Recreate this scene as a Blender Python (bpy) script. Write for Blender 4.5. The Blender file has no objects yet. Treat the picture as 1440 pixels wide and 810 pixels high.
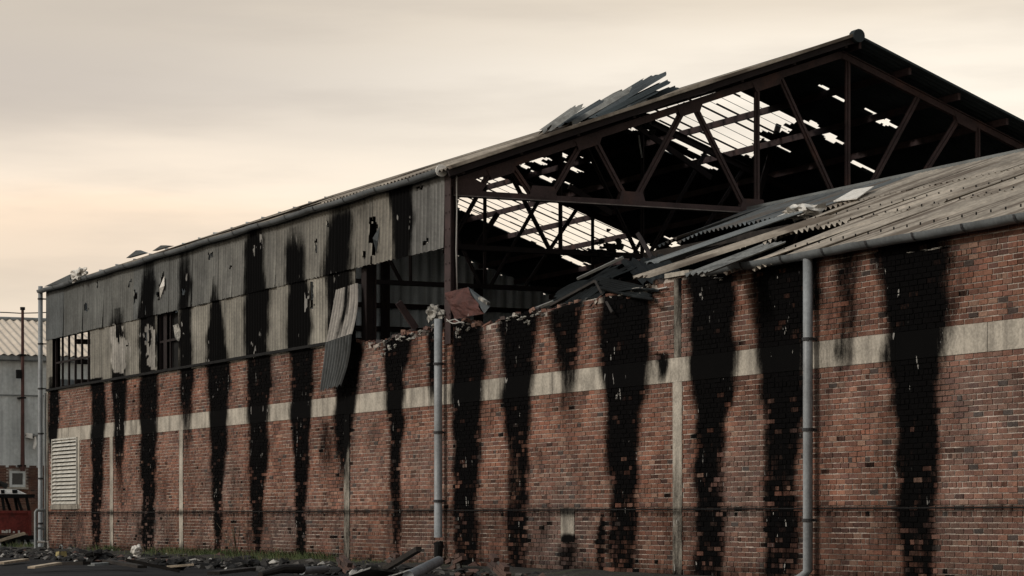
import bpy, math, random
import numpy as np
from mathutils import Vector, noise as mnoise

random.seed(11)
rng = np.random.default_rng(5)
sc = bpy.context.scene
COL = sc.collection

# ------------------------------------------------------------------ camera model
H = 1.1; F = 3600.0; CX = 720.0; HY = 727.0
UX, UY = 1720.0, F
_n = math.hypot(UX, UY)
D1 = (-UX/_n, UY/_n)                 # along the wall, away from the camera
U = (-D1[0], -D1[1])                 # local x: along the wall, towards the camera
W = (D1[1], -D1[0])                  # local y: into the building
K0 = 0.0449/H
def scale_at(x): return K0*(x+1000.0)
_Y = F/scale_at(637.0)
O = ((637-CX)*_Y/F, _Y)
ANG = math.atan2(U[1], U[0])
def B(u, w, z): return (O[0]+U[0]*u+W[0]*w, O[1]+U[1]*u+W[1]*w, z)
def loc(X, Y):
    a, b = X-O[0], Y-O[1]
    return (a*U[0]+b*U[1], a*W[0]+b*W[1])
def ray(x, y): return ((x-CX)/F, 1.0, (HY-y)/F)
def on_plane(x, y, p, n):
    """where the sight line of a photo point meets a plane of the building frame -> (u, w, z)"""
    r = ray(x, y)
    dl = (r[0]*U[0]+r[1]*U[1], r[0]*W[0]+r[1]*W[1], r[2])
    cu, cw = loc(0, 0)
    c = (cu, cw, H)
    t = sum((p[i]-c[i])*n[i] for i in range(3))/sum(dl[i]*n[i] for i in range(3))
    return tuple(c[i]+dl[i]*t for i in range(3))
def wl(x, y, w=0.0): return on_plane(x, y, (0, w, 0), (0, 1, 0))
def gb(x, y, u=0.0): return on_plane(x, y, (u, 0, 0), (1, 0, 0))
def gd(x, y, z=0.0): return on_plane(x, y, (0, 0, z), (0, 0, 1))
def ux(x): return wl(x, 700)[0]
def proj(u, w, z):
    X, Y, Z = B(u, w, z); return (CX+F*X/Y, HY-F*(Z-H)/Y)

Z_LEDGE, Z_TIER, Z_EAVE, Z_LOW = 5.15, 6.88, 8.47, 5.33
U_FAR, U_NEAR = ux(68), ux(1440)+7.0
OVER = 0.5
_a = gb(1205, 49, OVER); W_AP, Z_AP = _a[1], _a[2]
T_L = (Z_AP-Z_EAVE)/W_AP
W_E = 2*W_AP
print('apex', W_AP, Z_AP, 'ufar', U_FAR, 'unear', U_NEAR, 'slope', T_L)

# ------------------------------------------------------------------ materials
def new_mat(name):
    m = bpy.data.materials.new(name); m.use_nodes = True
    nt = m.node_tree; nt.nodes.clear()
    out = nt.nodes.new('ShaderNodeOutputMaterial'); b = nt.nodes.new('ShaderNodeBsdfPrincipled')
    nt.links.new(b.outputs[0], out.inputs[0]); return m, nt, b
def nnoise(nt, scale, detail=4, stretch=None, rough=.55, coord='Object'):
    tc = nt.nodes.new('ShaderNodeTexCoord'); mp = nt.nodes.new('ShaderNodeMapping')
    nt.links.new(tc.outputs[coord], mp.inputs[0])
    if stretch: mp.inputs['Scale'].default_value = stretch
    n = nt.nodes.new('ShaderNodeTexNoise'); n.inputs['Scale'].default_value = scale
    n.inputs['Detail'].default_value = detail; n.inputs['Roughness'].default_value = rough
    nt.links.new(mp.outputs[0], n.inputs['Vector']); return n.outputs['Fac']
def math_(nt, op, a, b=None, clamp=False):
    n = nt.nodes.new('ShaderNodeMath'); n.operation = op; n.use_clamp = clamp
    for i, v in enumerate((a, b)):
        if v is None: continue
        if isinstance(v, (int, float)): n.inputs[i].default_value = v
        else: nt.links.new(v, n.inputs[i])
    return n.outputs[0]
def smooth(nt, v, lo, hi, to0=0., to1=1.):
    n = nt.nodes.new('ShaderNodeMapRange'); n.interpolation_type = 'SMOOTHSTEP'
    nt.links.new(v, n.inputs[0]); n.inputs[1].default_value = lo; n.inputs[2].default_value = hi
    n.inputs[3].default_value = to0; n.inputs[4].default_value = to1; return n.outputs[0]
def mixc(nt, fac, a, b, mode='MIX'):
    n = nt.nodes.new('ShaderNodeMix'); n.data_type = 'RGBA'; n.blend_type = mode
    for sock, v in ((n.inputs[0], fac), (n.inputs[6], a), (n.inputs[7], b)):
        if isinstance(v, (int, float)): sock.default_value = v
        elif isinstance(v, tuple): sock.default_value = (*v, 1)
        else: nt.links.new(v, sock)
    return n.outputs[2]
def mat(name, col=(.2,.2,.2), rough=.85, var=.35, scale=3., fine=30., bump=.3, bscale=40., metal=0., attr=False,
        soot=False, streak=0., streak_col=(.03,.025,.02), stain=None, flecks=False, spec=.3, bdist=.01, sst=None, sootcol=(.0028,.0028,.0030)):
    m, nt, b = new_mat(name)
    if attr:
        at = nt.nodes.new('ShaderNodeAttribute'); at.attribute_name = 'Col'; base = at.outputs['Color']
    else:
        rg = nt.nodes.new('ShaderNodeRGB'); rg.outputs[0].default_value = (*col, 1); base = rg.outputs[0]
    v = math_(nt, 'ADD', math_(nt, 'MULTIPLY', nnoise(nt, scale, 6), .6), math_(nt, 'MULTIPLY', nnoise(nt, fine, 3), .4))
    v = smooth(nt, v, .3, .7, 1-var, 1+var)
    mul = nt.nodes.new('ShaderNodeCombineColor')
    for i in range(3): nt.links.new(v, mul.inputs[i])
    base = mixc(nt, 1., base, mul.outputs[0], 'MULTIPLY')
    if stain:
        s = smooth(nt, nnoise(nt, stain[1], 6, sst), stain[2], stain[2]+.15)
        base = mixc(nt, math_(nt, 'MULTIPLY', s, stain[3]), base, stain[0])
    if streak:
        s = smooth(nt, nnoise(nt, 1.6, 6, (2.2, 2.2, .16)), .46, .72)
        base = mixc(nt, math_(nt, 'MULTIPLY', s, streak), base, streak_col)
    if soot:
        sa = nt.nodes.new('ShaderNodeAttribute'); sa.attribute_name = 'soot'
        n1 = nnoise(nt, 6., 8, (1, 1, .3), .7); n2 = nnoise(nt, 32., 3)
        j = math_(nt, 'ADD', math_(nt, 'MULTIPLY', math_(nt, 'SUBTRACT', n1, .5), .95), math_(nt, 'MULTIPLY', math_(nt, 'SUBTRACT', n2, .5), .25))
        f = math_(nt, 'ADD', sa.outputs['Fac'], math_(nt, 'MULTIPLY', j, smooth(nt, sa.outputs['Fac'], 0., .2)))
        f = smooth(nt, f, .06, .80, 0., .998)
        base = mixc(nt, f, base, sootcol)
        nt.links.new(smooth(nt, f, 0., .8, spec, .02), b.inputs['Specular IOR Level'])
        if flecks:
            k = math_(nt, 'GREATER_THAN', nnoise(nt, 5., 2, (1.7, 1.7, .5)), .67)
            k = math_(nt, 'MULTIPLY', k, smooth(nt, nnoise(nt, .9, 2), .48, .58))
            k = math_(nt, 'MULTIPLY', k, smooth(nt, sa.outputs['Fac'], .3, .7))
            base = mixc(nt, math_(nt, 'MULTIPLY', k, .75), base, (.32, .31, .29))
    nt.links.new(base, b.inputs['Base Color'])
    b.inputs['Roughness'].default_value = rough; b.inputs['Metallic'].default_value = metal
    b.inputs['Specular IOR Level'].default_value = spec
    if bump:
        bp = nt.nodes.new('ShaderNodeBump'); bp.inputs['Strength'].default_value = bump; bp.inputs['Distance'].default_value = bdist
        nt.links.new(nnoise(nt, bscale, 5), bp.inputs['Height']); nt.links.new(bp.outputs[0], b.inputs['Normal'])
    return m

M = {}
M['brick'] = mat('brick', attr=True, soot=True, flecks=True, var=.4, scale=1.3, fine=26, bump=.7, bscale=30, bdist=.02, rough=.9, spec=.2)
M['mortar'] = mat('mortar', (.33,.29,.255), soot=True, var=.55, scale=1.1, fine=14, bump=.5, rough=.95, spec=.1, stain=((.03,.026,.024), .8, .50, .85))
M['concrete'] = mat('concrete', (.36,.33,.28), soot=True, flecks=True, var=.38, scale=2.0, fine=20, bump=.5, streak=.65, streak_col=(.08,.07,.06), spec=.2)
M['cladding'] = mat('cladding', attr=True, soot=True, flecks=True, var=.3, scale=1.4, fine=16, bump=.2, streak=.5, streak_col=(.03,.03,.028), rough=.65, spec=.25)
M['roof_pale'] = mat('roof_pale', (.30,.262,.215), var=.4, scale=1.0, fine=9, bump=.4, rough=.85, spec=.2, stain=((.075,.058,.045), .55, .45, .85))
M['roof_rib'] = mat('roof_rib', attr=True, var=.35, scale=1.0, fine=9, bump=.4, rough=.85, spec=.2, stain=((.085,.065,.05), .9, .47, .8), sst=(2.6,.35,1))
M['roof_ridge'] = mat('roof_ridge', (.13,.14,.14), var=.3, scale=1.5, bump=.3, rough=.7)
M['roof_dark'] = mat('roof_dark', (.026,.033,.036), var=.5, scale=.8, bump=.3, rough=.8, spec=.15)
M['char_sheet'] = mat('char_sheet', (.007,.009,.010), var=.6, scale=1.5, bump=.4, rough=.85, spec=.1, stain=((.10,.11,.11), 1.8, .63, .5))
M['lift_sheet'] = mat('lift_sheet', (.040,.048,.052), var=.5, scale=1.5, bump=.4, rough=.6, spec=.3)
M['grey_sheet'] = mat('grey_sheet', (.17,.172,.162), streak=.7, var=.35, scale=1.5, bump=.3, rough=.7, stain=((.04,.04,.038), 1.2, .52, .8))
M['rust_steel'] = mat('rust_steel', (.034,.021,.021), var=.45, scale=2.5, fine=22, bump=.4, rough=.75, spec=.3, stain=((.075,.036,.028), 1.5, .55, .6))
M['steel_edge'] = mat('steel_edge', (.11,.095,.09), var=.6, scale=3, bump=.3, rough=.6)  # lighter steel: painted highlight on the bottom flange of the first truss
M['dark_steel'] = mat('dark_steel', (.014,.010,.010), var=.4, scale=2.5, bump=.3, rough=.8, spec=.2)
M['rust_plate'] = mat('rust_plate', (.060,.023,.019), var=.45, scale=4, fine=25, bump=.5, rough=.8, stain=((.3,.27,.25), 5., .64, .6))
M['gutter'] = mat('gutter', (.12,.132,.138), var=.3, scale=1.2, fine=18, bump=.15, rough=.55, spec=.4, stain=((.03,.03,.03), 1.1, .56, .7))
M['pipe'] = mat('pipe', (.19,.205,.215), var=.3, scale=1.5, fine=20, bump=.15, rough=.5, spec=.4, streak=.5, streak_col=(.05,.05,.05))
M['collar'] = mat('collar', (.03,.03,.032), var=.3, rough=.7)
M['inner_sheet'] = mat('inner_sheet', (.42,.48,.52), var=.3, scale=.9, bump=.2, rough=.7, streak=.5, streak_col=(.06,.06,.06))
M['black'] = mat('charred', (.010,.010,.010), var=.5, scale=3, bump=.5, rough=.9, spec=.15)
M['char_wood'] = mat('char_wood', (.018,.015,.013), var=.6, scale=4, bump=.6, rough=.8, spec=.25)
M['pale_wood'] = mat('pale_wood', (.38,.31,.23), var=.35, scale=3, fine=30, bump=.3, rough=.8)
M['rag'] = mat('rag', (.55,.53,.49), var=.3, scale=6, fine=30, bump=.5, rough=.9, stain=((.12,.11,.10), 6., .55, .6))
M['plaster'] = mat('plaster', (.27,.26,.235), var=.5, scale=8, fine=30, bump=.6, rough=.95, stain=((.03,.03,.03), 5., .5, .85))
M['louvre'] = mat('louvre_paint', (.44,.43,.39), var=.25, scale=3, fine=20, bump=.15, rough=.6, streak=.35)
M['dark_glass'] = mat('dark_glass', (.012,.015,.018), var=.2, rough=.25, spec=.5, bump=0)
M['shed_wall'] = mat('shed_wall', (.46,.485,.48), var=.2, scale=.8, fine=6, bump=.1, rough=.6, streak=.3, streak_col=(.09,.09,.09))
M['shed_roof'] = mat('shed_roof', (.55,.47,.38), var=.15, scale=.7, fine=5, bump=.1, rough=.6)
M['shed_brick'] = mat('shed_brick', attr=True, var=.3, scale=1, fine=20, bump=.4, rough=.9)
M['red_paint'] = mat('red_paint', (.16,.028,.022), var=.45, scale=2.5, fine=12, bump=.3, rough=.6, stain=((.035,.02,.018), 2., .5, .7))
M['white_paint'] = mat('white_paint', (.68,.66,.62), var=.25, scale=5, bump=.2, rough=.5)
M['mast'] = mat('mast_paint', (.055,.022,.018), var=.4, scale=3, bump=.2, rough=.7)
M['yellow'] = mat('yellow_paint', (.30,.25,.11), stain=((.05,.045,.03), 5., .5, .8), var=.3, scale=6, bump=.2, rough=.7)
M['galv'] = mat('galvanised', (.15,.16,.16), var=.3, scale=4, bump=.2, rough=.5)
M['rubber'] = mat('rubber', (.012,.012,.012), var=.3, rough=.8)
M['cable'] = mat('cable', (.32,.31,.29), var=.2, rough=.7, bump=0)
M['grass'] = mat('grass_blade', (.040,.060,.020), var=.5, scale=3, fine=9, bump=0, rough=.8, stain=((.13,.11,.055), 2.5, .5, .8))
M['stalk'] = mat('dry_stalk', (.07,.055,.035), var=.4, rough=.9, bump=0)
M['ash'] = mat('ash', (.013,.013,.013), var=.6, scale=5, bump=.9, bscale=14, bdist=.05, rough=.8, stain=((.06,.055,.05), 7., .6, .6))
M['grit'] = mat('grit', attr=True, var=.4, rough=.9, bump=.4)
M['soil'] = mat('soil', (.022,.020,.017), var=.6, scale=2.5, bump=.9, bscale=10, bdist=.05, rough=.95, stain=((.035,.045,.018), 1.2, .5, .6))

def asphalt(name, col, wet):
    m, nt, b = new_mat(name)
    v = nnoise(nt, .35, 6, coord='Object'); v2 = nnoise(nt, 18., 3)
    c = mixc(nt, smooth(nt, v, .35, .65), tuple(x*.55 for x in col), tuple(x*1.25 for x in col))
    c = mixc(nt, smooth(nt, v2, .45, .75, 0, .5), c, tuple(x*2 for x in col))
    nt.links.new(c, b.inputs[0]); b.inputs['Specular IOR Level'].default_value = .12
    nt.links.new(smooth(nt, nnoise(nt, .6, 5), .42, .6, wet, .9), b.inputs['Roughness'])
    bp = nt.nodes.new('ShaderNodeBump'); bp.inputs['Strength'].default_value = .5; bp.inputs['Distance'].default_value = .02
    nt.links.new(nnoise(nt, 30., 4), bp.inputs['Height']); nt.links.new(bp.outputs[0], b.inputs['Normal'])
    return m
M['asphalt'] = asphalt('asphalt', (.008,.008,.009), .75)
M['road'] = asphalt('road_surface', (.10,.098,.095), .6)

# ------------------------------------------------------------------ mesh helpers (coordinates: building frame)
class MB:
    def __init__(s): s.v = []; s.f = []; s.c = []; s.mi = []
    def add(s, vs, fs, col=None, mi=0):
        o = len(s.v); s.v += vs; s.f += [tuple(i+o for i in f) for f in fs]
        s.mi += [mi]*len(fs)
        if col is not None: s.c += [col]*len(vs)
        elif s.c: s.c += [(.2,.2,.2)]*max(0, len(s.v)-len(s.c))
        return s
    def hexa(s, p, col=None, mi=0):
        """8 corners: 0-3 bottom loop, 4-7 top loop"""
        return s.add(list(p), [(0,3,2,1),(4,5,6,7),(0,1,5,4),(1,2,6,5),(2,3,7,6),(3,0,4,7)], col, mi)
    def box(s, u0, u1, w0, w1, z0, z1, col=None, mi=0):
        return s.hexa([(u0,w0,z0),(u1,w0,z0),(u1,w1,z0),(u0,w1,z0),(u0,w0,z1),(u1,w0,z1),(u1,w1,z1),(u0,w1,z1)], col, mi)
    def bar(s, a, b, wd, dp, side=(1,0,0), col=None, mi=0):
        """rectangular bar from a to b; dp is measured along side, wd across it"""
        a, b, sd = Vector(a), Vector(b), Vector(side).normalized()
        d = (b-a).normalized(); n = d.cross(sd).normalized(); sd = n.cross(d).normalized()
        x, y = n*wd/2, sd*dp/2
        return s.hexa([tuple(p) for p in (a-x-y, a+x-y, a+x+y, a-x+y, b-x-y, b+x-y, b+x+y, b-x+y)], col, mi)
    def tube(s, pts, r, n=10, cap=True, col=None, mi=0):
        pts = [Vector(p) for p in pts]; rs = r if isinstance(r, (list, tuple)) else [r]*len(pts)
        vs = []; ref = None
        for i, p in enumerate(pts):
            d = (pts[min(i+1, len(pts)-1)]-pts[max(i-1, 0)]).normalized()
            a = d.cross(Vector((.13,.05,1)) if abs(d.z) < .9 else Vector((0,1,0))).normalized() if ref is None else (ref-d*ref.dot(d)).normalized()
            ref = a; b = d.cross(a)
            for k in range(n):
                t = 2*math.pi*k/n; vs.append(tuple(p+(a*math.cos(t)+b*math.sin(t))*rs[i]))
        fs = [(i*n+k, i*n+(k+1) % n, (i+1)*n+(k+1) % n, (i+1)*n+k) for i in range(len(pts)-1) for k in range(n)]
        if cap: fs += [tuple(range(n)), tuple(range((len(pts)-1)*n, len(pts)*n))]
        return s.add(vs, fs, col, mi)
    def poly_prism(s, pts, off, col=None, mi=0):
        n = len(pts); q = [tuple(p[i]+off[i] for i in range(3)) for p in pts]
        return s.add(list(pts)+q, [tuple(range(n)), tuple(range(2*n-1, n-1, -1))]+[(i, (i+1) % n, n+(i+1) % n, n+i) for i in range(n)], col, mi)
    def sheet(s, p0, ea, eb, la, lb, pitch=.2, amp=.03, per=6, step=.12, hole=None, en=None, jag=0., bend=None, col=None, ph=0., groove=1.):
        """corrugated sheet: ridges run along eb, waves run along ea"""
        p0, ea, eb = Vector(p0), Vector(ea).normalized(), Vector(eb).normalized()
        en = ea.cross(eb).normalized()
        na = max(2, int(round(la/pitch*per))); nb = max(1, int(round(lb/step)))
        cols = []; vs = []; j0 = [random.uniform(0, jag) for _ in range(na+1)]; j1 = [random.uniform(0, jag) for _ in range(na+1)]
        for i in range(na+1):
            a = la*i/na; c = amp*math.cos(2*math.pi*(a/pitch)+ph)
            gv = groove+(1-groove)*(.5-.5*c/amp)  # wave shade painted into the vertex colours so the corrugation shows
            for k in range(nb+1):
                t = k/nb; b = j0[i]+(lb-j0[i]-j1[i])*t
                p = p0+ea*a+eb*b+en*c
                if bend: p = p+bend(a/la, t)
                vs.append(tuple(p))
                if col is not None:
                    cc = col(vs[-1]) if callable(col) else col
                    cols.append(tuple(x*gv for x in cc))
        fs = []
        for i in range(na):
            for k in range(nb):
                o = i*(nb+1)+k
                f = (o, o+nb+1, o+nb+2, o+1)
                if hole:
                    c = [(vs[f[0]][q]+vs[f[2]][q])/2 for q in range(3)]
                    if hole(c, i, k): continue
                fs.append(f)
        s.add(vs, fs); s.c += cols; return s
    def grid(s, u0, u1, z0, z1, w, step=.1, topf=None):
        nu = max(1, int((u1-u0)/step)); nz = max(1, int((z1-z0)/step)); vs = []
        for i in range(nu+1):
            u = u0+(u1-u0)*i/nu; zt = topf(u) if topf else z1
            for k in range(nz+1): vs.append((u, w, z0+(zt-z0)*k/nz))
        return s.add(vs, [(i*(nz+1)+k, (i+1)*(nz+1)+k, (i+1)*(nz+1)+k+1, i*(nz+1)+k+1) for i in range(nu) for k in range(nz)])
    def lump(s, c, r, seed, rough=.5, sub=1, col=None, mi=0, freq=1.7):
        vs0, fs0 = ICO[sub]; out = []
        for v in vs0:
            d = Vector(v); k = 1+rough*mnoise.noise(d*freq+Vector((seed*3.7, seed*1.3, seed)))*2
            out.append((c[0]+d.x*r[0]*k, c[1]+d.y*r[1]*k, c[2]+d.z*r[2]*k))
        return s.add(out, fs0, col, mi)
    def build(s, name, mats, parent=None, soot=None, smoothf=False, origin=None):
        V = np.array(s.v, dtype=float)
        if parent is None:
            if origin is None: origin = ((V[:,0].min()+V[:,0].max())/2, (V[:,1].min()+V[:,1].max())/2, V[:,2].min())
            so = V.copy(); V = V-np.array(origin)
        else: so = V
        me = bpy.data.meshes.new(name); me.from_pydata(V.tolist(), [], s.f)
        for m in (mats if isinstance(mats, list) else [mats]): me.materials.append(m)
        if any(s.mi): me.polygons.foreach_set('material_index', s.mi)
        if s.c:
            a = me.color_attributes.new('Col', 'FLOAT_COLOR', 'POINT')
            a.data.foreach_set('color', np.c_[np.array(s.c), np.ones(len(s.c))].ravel())
        if soot is not None:
            a = me.attributes.new('soot', 'FLOAT', 'POINT'); a.data.foreach_set('value', soot(so))
        if smoothf: me.polygons.foreach_set('use_smooth', [True]*len(me.polygons))
        me.update()
        o = bpy.data.objects.new(name, me); COL.objects.link(o)
        if parent is None:
            o.location = B(*origin); o.rotation_euler = (0, 0, ANG)
        else: o.parent = parent
        return o

def _ico():
    import bmesh
    r = {}
    for k in (1, 2, 3):
        bm = bmesh.new(); bmesh.ops.create_icosphere(bm, subdivisions=k, radius=1)
        r[k] = ([tuple(v.co) for v in bm.verts], [tuple(v.index for v in f.verts) for f in bm.faces]); bm.free()
    return r
ICO = _ico()
def tag(o, label, cat, group=None):
    o['label'] = label; o['category'] = cat
    if group: o['group'] = group
    return o
def thing(name, label, cat, p=(0,0,0), group=None):
    """an Empty in the building frame; parts are built with coordinates of the building frame when p is the frame's origin"""
    e = bpy.data.objects.new(name, None); COL.objects.link(e)
    e.location = B(*p); e.rotation_euler = (0, 0, ANG); return tag(e, label, cat, group)
def shifted(mb, p): mb.v = [(a-p[0], b-p[1], c-p[2]) for a, b, c in mb.v]; return mb
def inpoly(x, y, P):
    r = False; n = len(P)
    for i in range(n):
        x1, y1 = P[i]; x2, y2 = P[(i+1) % n]
        if (y1 > y) != (y2 > y) and x < (x2-x1)*(y-y1)/(y2-y1)+x1: r = not r
    return r

# ------------------------------------------------------------------ soot streaks on the wall: (y, centre x, width, strength) down the photo, stored as wall metres
STREAKS_PX = [
 [(535,76,10,.5),(560,76,14,.9),(610,75,12,.7),(650,74,8,.2)],
 [(538,137,18,1),(600,138,18,1),(700,136,14,1),(750,135,12,.8),(780,135,10,.5)],
 [(440,168,16,.3),(470,168,20,.75),(545,169,19,1),(620,168,14,.9),(680,167,10,.5),(740,167,8,.25)],
 [(358,214,10,.3),(400,212,20,.9),(480,210,24,1),(560,210,24,1),(650,209,20,1),(740,208,15,1),(785,208,12,.8)],
 [(335,263,14,.3),(400,263,18,.75),(470,262,20,.85),(540,263,19,.9),(600,263,13,.6),(680,262,9,.2)],
 [(395,305,3,.4),(430,306,14,.9),(470,307,25,1),(530,308,28,1),(600,308,22,1),(690,307,14,.9),(770,306,9,.8)],
 [(300,362,14,.2),(340,363,24,.9),(430,364,33,1),(520,364,34,1),(600,364,29,1),(700,363,18,1),(750,362,10,1),(790,361,4,.7)],
 [(325,420,20,.2),(360,421,26,.9),(480,423,31,1),(580,423,27,1),(680,423,17,1),(780,423,12,.85)],
 [(285,483,30,.3),(310,483,38,.75),(380,480,38,.95),(430,480,36,1),(500,487,40,1),(560,486,30,1),(610,482,22,.75),(660,480,12,.3)],
 [(235,565,24,.4),(262,567,28,.95),(335,572,28,.95),(360,572,22,.8)],
 [(300,587,14,.1),(330,587,10,.1)],
 [(468,556,40,.8),(500,556,34,1),(560,556,24,1),(650,556,16,.8),(720,557,12,.7),(780,557,10,.4)],
 [(455,608,18,.8),(510,610,14,.8),(560,609,10,.3)],
 [(455,655,46,.9),(500,657,44,1),(590,656,38,1),(680,656,32,.95),(760,655,28,.75),(800,655,24,.6)],
 [(445,730,56,.9),(500,728,48,1),(570,727,36,.95),(650,727,30,.75),(720,727,30,.7),(800,727,26,.5)],
 [(430,797,48,.8),(480,797,32,.8),(540,799,24,.6),(600,799,18,.35),(640,799,14,.1)],
 [(410,880,76,.95),(450,876,64,1),(520,876,56,1),(600,877,44,1),(680,876,38,.85),(760,875,38,.75),(800,875,34,.6)],
 [(380,998,70,.95),(420,1000,66,1),(500,1002,58,1),(600,1000,44,.95),(700,999,36,.9),(800,999,38,.85)],
 [(365,1100,84,1),(420,1100,80,1),(500,1100,70,1),(600,1100,54,.95),(700,1097,48,.85),(800,1096,46,.8)],
 [(362,1190,40,.38),(420,1190,22,.30),(500,1190,24,.36),(560,1192,24,.12)],
 [(330,1282,112,.85),(370,1283,100,1),(440,1285,86,1),(520,1287,72,1),(600,1288,56,.95),(680,1289,48,.8),(760,1290,48,.75),(800,1290,42,.6)],
 [(505,931,18,.7),(520,931,13,.8),(540,931,10,.2)],
 [(735,846,6,.7),(760,846,10,1),(800,845,8,.9)],
 [(762,800,26,.6),(800,800,26,.7)],
 [(715,765,20,.4),(745,765,16,.3)],
 [(660,460,26,.0),(640,455,20,.35),(600,462,20,.3)],
 [(250,505,36,.25),(300,500,40,.35)],
]
STREAKS = []
for s_ in STREAKS_PX:
    r = []
    for (y, x, wd, st) in s_:
        a, b = wl(x-wd/2, y), wl(x+wd/2, y)
        r.append(((a[2]+b[2])/2, (a[0]+b[0])/2, (b[0]-a[0])/2, st))
    r.sort(); STREAKS.append(np.array(r).T)
def soot_of(V, extra=0.):
    u, z = V[:,0], V[:,2]; out = np.zeros(len(V))
    for k, (zz, uc, hw, st) in enumerate(STREAKS):
        c = np.interp(z, zz, uc)+.05*np.sin(z*3.1+k)+.03*np.sin(z*7.7+2*k)
        h = np.interp(z, zz, hw)*(1+.06*np.sin(z*3.3+k*2)+.04*np.sin(z*9.+k))
        s = np.interp(z, zz, st)
        m = (z > zz[0]-.5) & (z < zz[-1]+.12)
        s = s*np.clip((z-(zz[0]-.5))/.5, 0, 1)
        d = np.abs(u-c)/np.maximum(h*.93, .02)
        t = np.clip((1.65-d)/1.1, 0, 1); t = t*t*(3-2*t)
        out = np.maximum(out, np.where(m, s*t, 0))
    # damp course line, dirty foot of the wall
    line = np.exp(-((z-1.23)/.085)**2)*.55; foot = np.clip((.5-z)/.5, 0, 1)*.6
    below = np.where(z < 1.25, .12, .0)
    g = (np.sin(u*.83+z*.4)+np.sin(u*1.9+1.3*np.sin(z*1.1))+np.sin(u*4.3+2.1)*np.cos(z*.8+u*.3)+.8*np.sin(z*2.3+u*.21)*np.sin(u*.37+1))/3.8
    grime = np.clip(g*.5+.06, 0, .34)*np.where(z > Z_LEDGE+.05, .5, 1.)
    out = np.maximum(out, np.minimum(out+.5*grime+grime*.5, 1))
    return np.clip(np.maximum(out, np.maximum(line, foot))+below, 0, 1).astype(np.float32)

# ================================================================== THE SETTING
def flat(name, pts, z, m):
    me = bpy.data.meshes.new(name); me.from_pydata([(x, y, z) for x, y in pts], [], [tuple(range(len(pts)))])
    me.materials.append(m); o = bpy.data.objects.new(name, me); COL.objects.link(o); o['kind'] = 'structure'; return o
flat('ground', [(-900,-200),(900,-200),(900,1800),(-900,1800)], 0, M['asphalt'])
def bw(u, w): return B(u, w, 0)[:2]
flat('road', [bw(U_FAR-1.5, -60), bw(U_FAR-1.5, 40), bw(U_FAR-28, 40), bw(U_FAR-28, -60)], .004, M['road'])
# strip of soil and ash along the foot of the wall
mb = MB(); n = 260
vs = []; L0, L1 = U_FAR-2.5, U_NEAR
for i in range(n+1):
    u = L0+(L1-L0)*i/n
    for k in range(9):
        t = k/8; w = -.02-t*(1.9+.5*math.sin(u*.9)+.3*math.sin(u*2.7))
        h = (1-t)*(t+.25)*.30*(1+.9*mnoise.noise(Vector((u*.9, w*1.4, 3))))+.02*random.random()*(1-t)
        vs.append((u, w, max(.006, h*.8+.006) if k < 8 else -.01))
mb.add(vs, [(i*9+k, (i+1)*9+k, (i+1)*9+k+1, i*9+k+1) for i in range(n) for k in range(8)])
o = mb.build('soil', M['soil'], smoothf=True, origin=(0,0,0)); o['kind'] = 'structure'

# ================================================================== THE HALL
hall = thing('burnt_warehouse_hall', 'tall burnt out hall with open gable trusses and smoke streaked corrugated cladding over brick', 'warehouse', (0,0,0))
wing = thing('brick_warehouse_wing', 'lower brick wing with soot streaks, concrete band and weathered corrugated roof beside the open gable', 'warehouse', (0,0,0))

TOP_PX = [(68,550),(300,512),(498,479),(502,482),(516,480),(524,486),(540,479),(556,475),(566,468),(580,471),(592,464),(606,467),(614,456),(637,452),(660,457),(676,461),(700,452),(724,444),(752,437),(762,441),(790,431),(820,423),(862,415),(880,418),(905,402),(932,399),(938,387),(1000,382),(1012,384),(1020,379)]
TOP = [(wl(x, y)[0], wl(x, y)[2]) for x, y in TOP_PX]
tu, tz = np.array([t[0] for t in TOP]), np.array([t[1] for t in TOP])
def ztop(u):
    if u <= tu[2]: return Z_LEDGE
    if u >= tu[-1]: return Z_LOW-.02
    return min(float(np.interp(u, tu, tz)), Z_LOW)
CH = .085; BL = .235
BAND0, BAND1 = 3.485, 3.91
PIL = [ux(157), ux(255), ux(488), ux(953)]
LV = (wl(74,617)[0], wl(109,617)[0], wl(92,709)[2], wl(92,616)[2])   # louvre opening
PAL = [(.160,.076,.053),(.138,.067,.049),(.185,.092,.063),(.104,.054,.043),(.150,.081,.059),(.055,.040,.035),(.21,.126,.092),(.172,.076,.051)]
PW = [6,5,5,2.2,5,.7,1.6,3]
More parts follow.
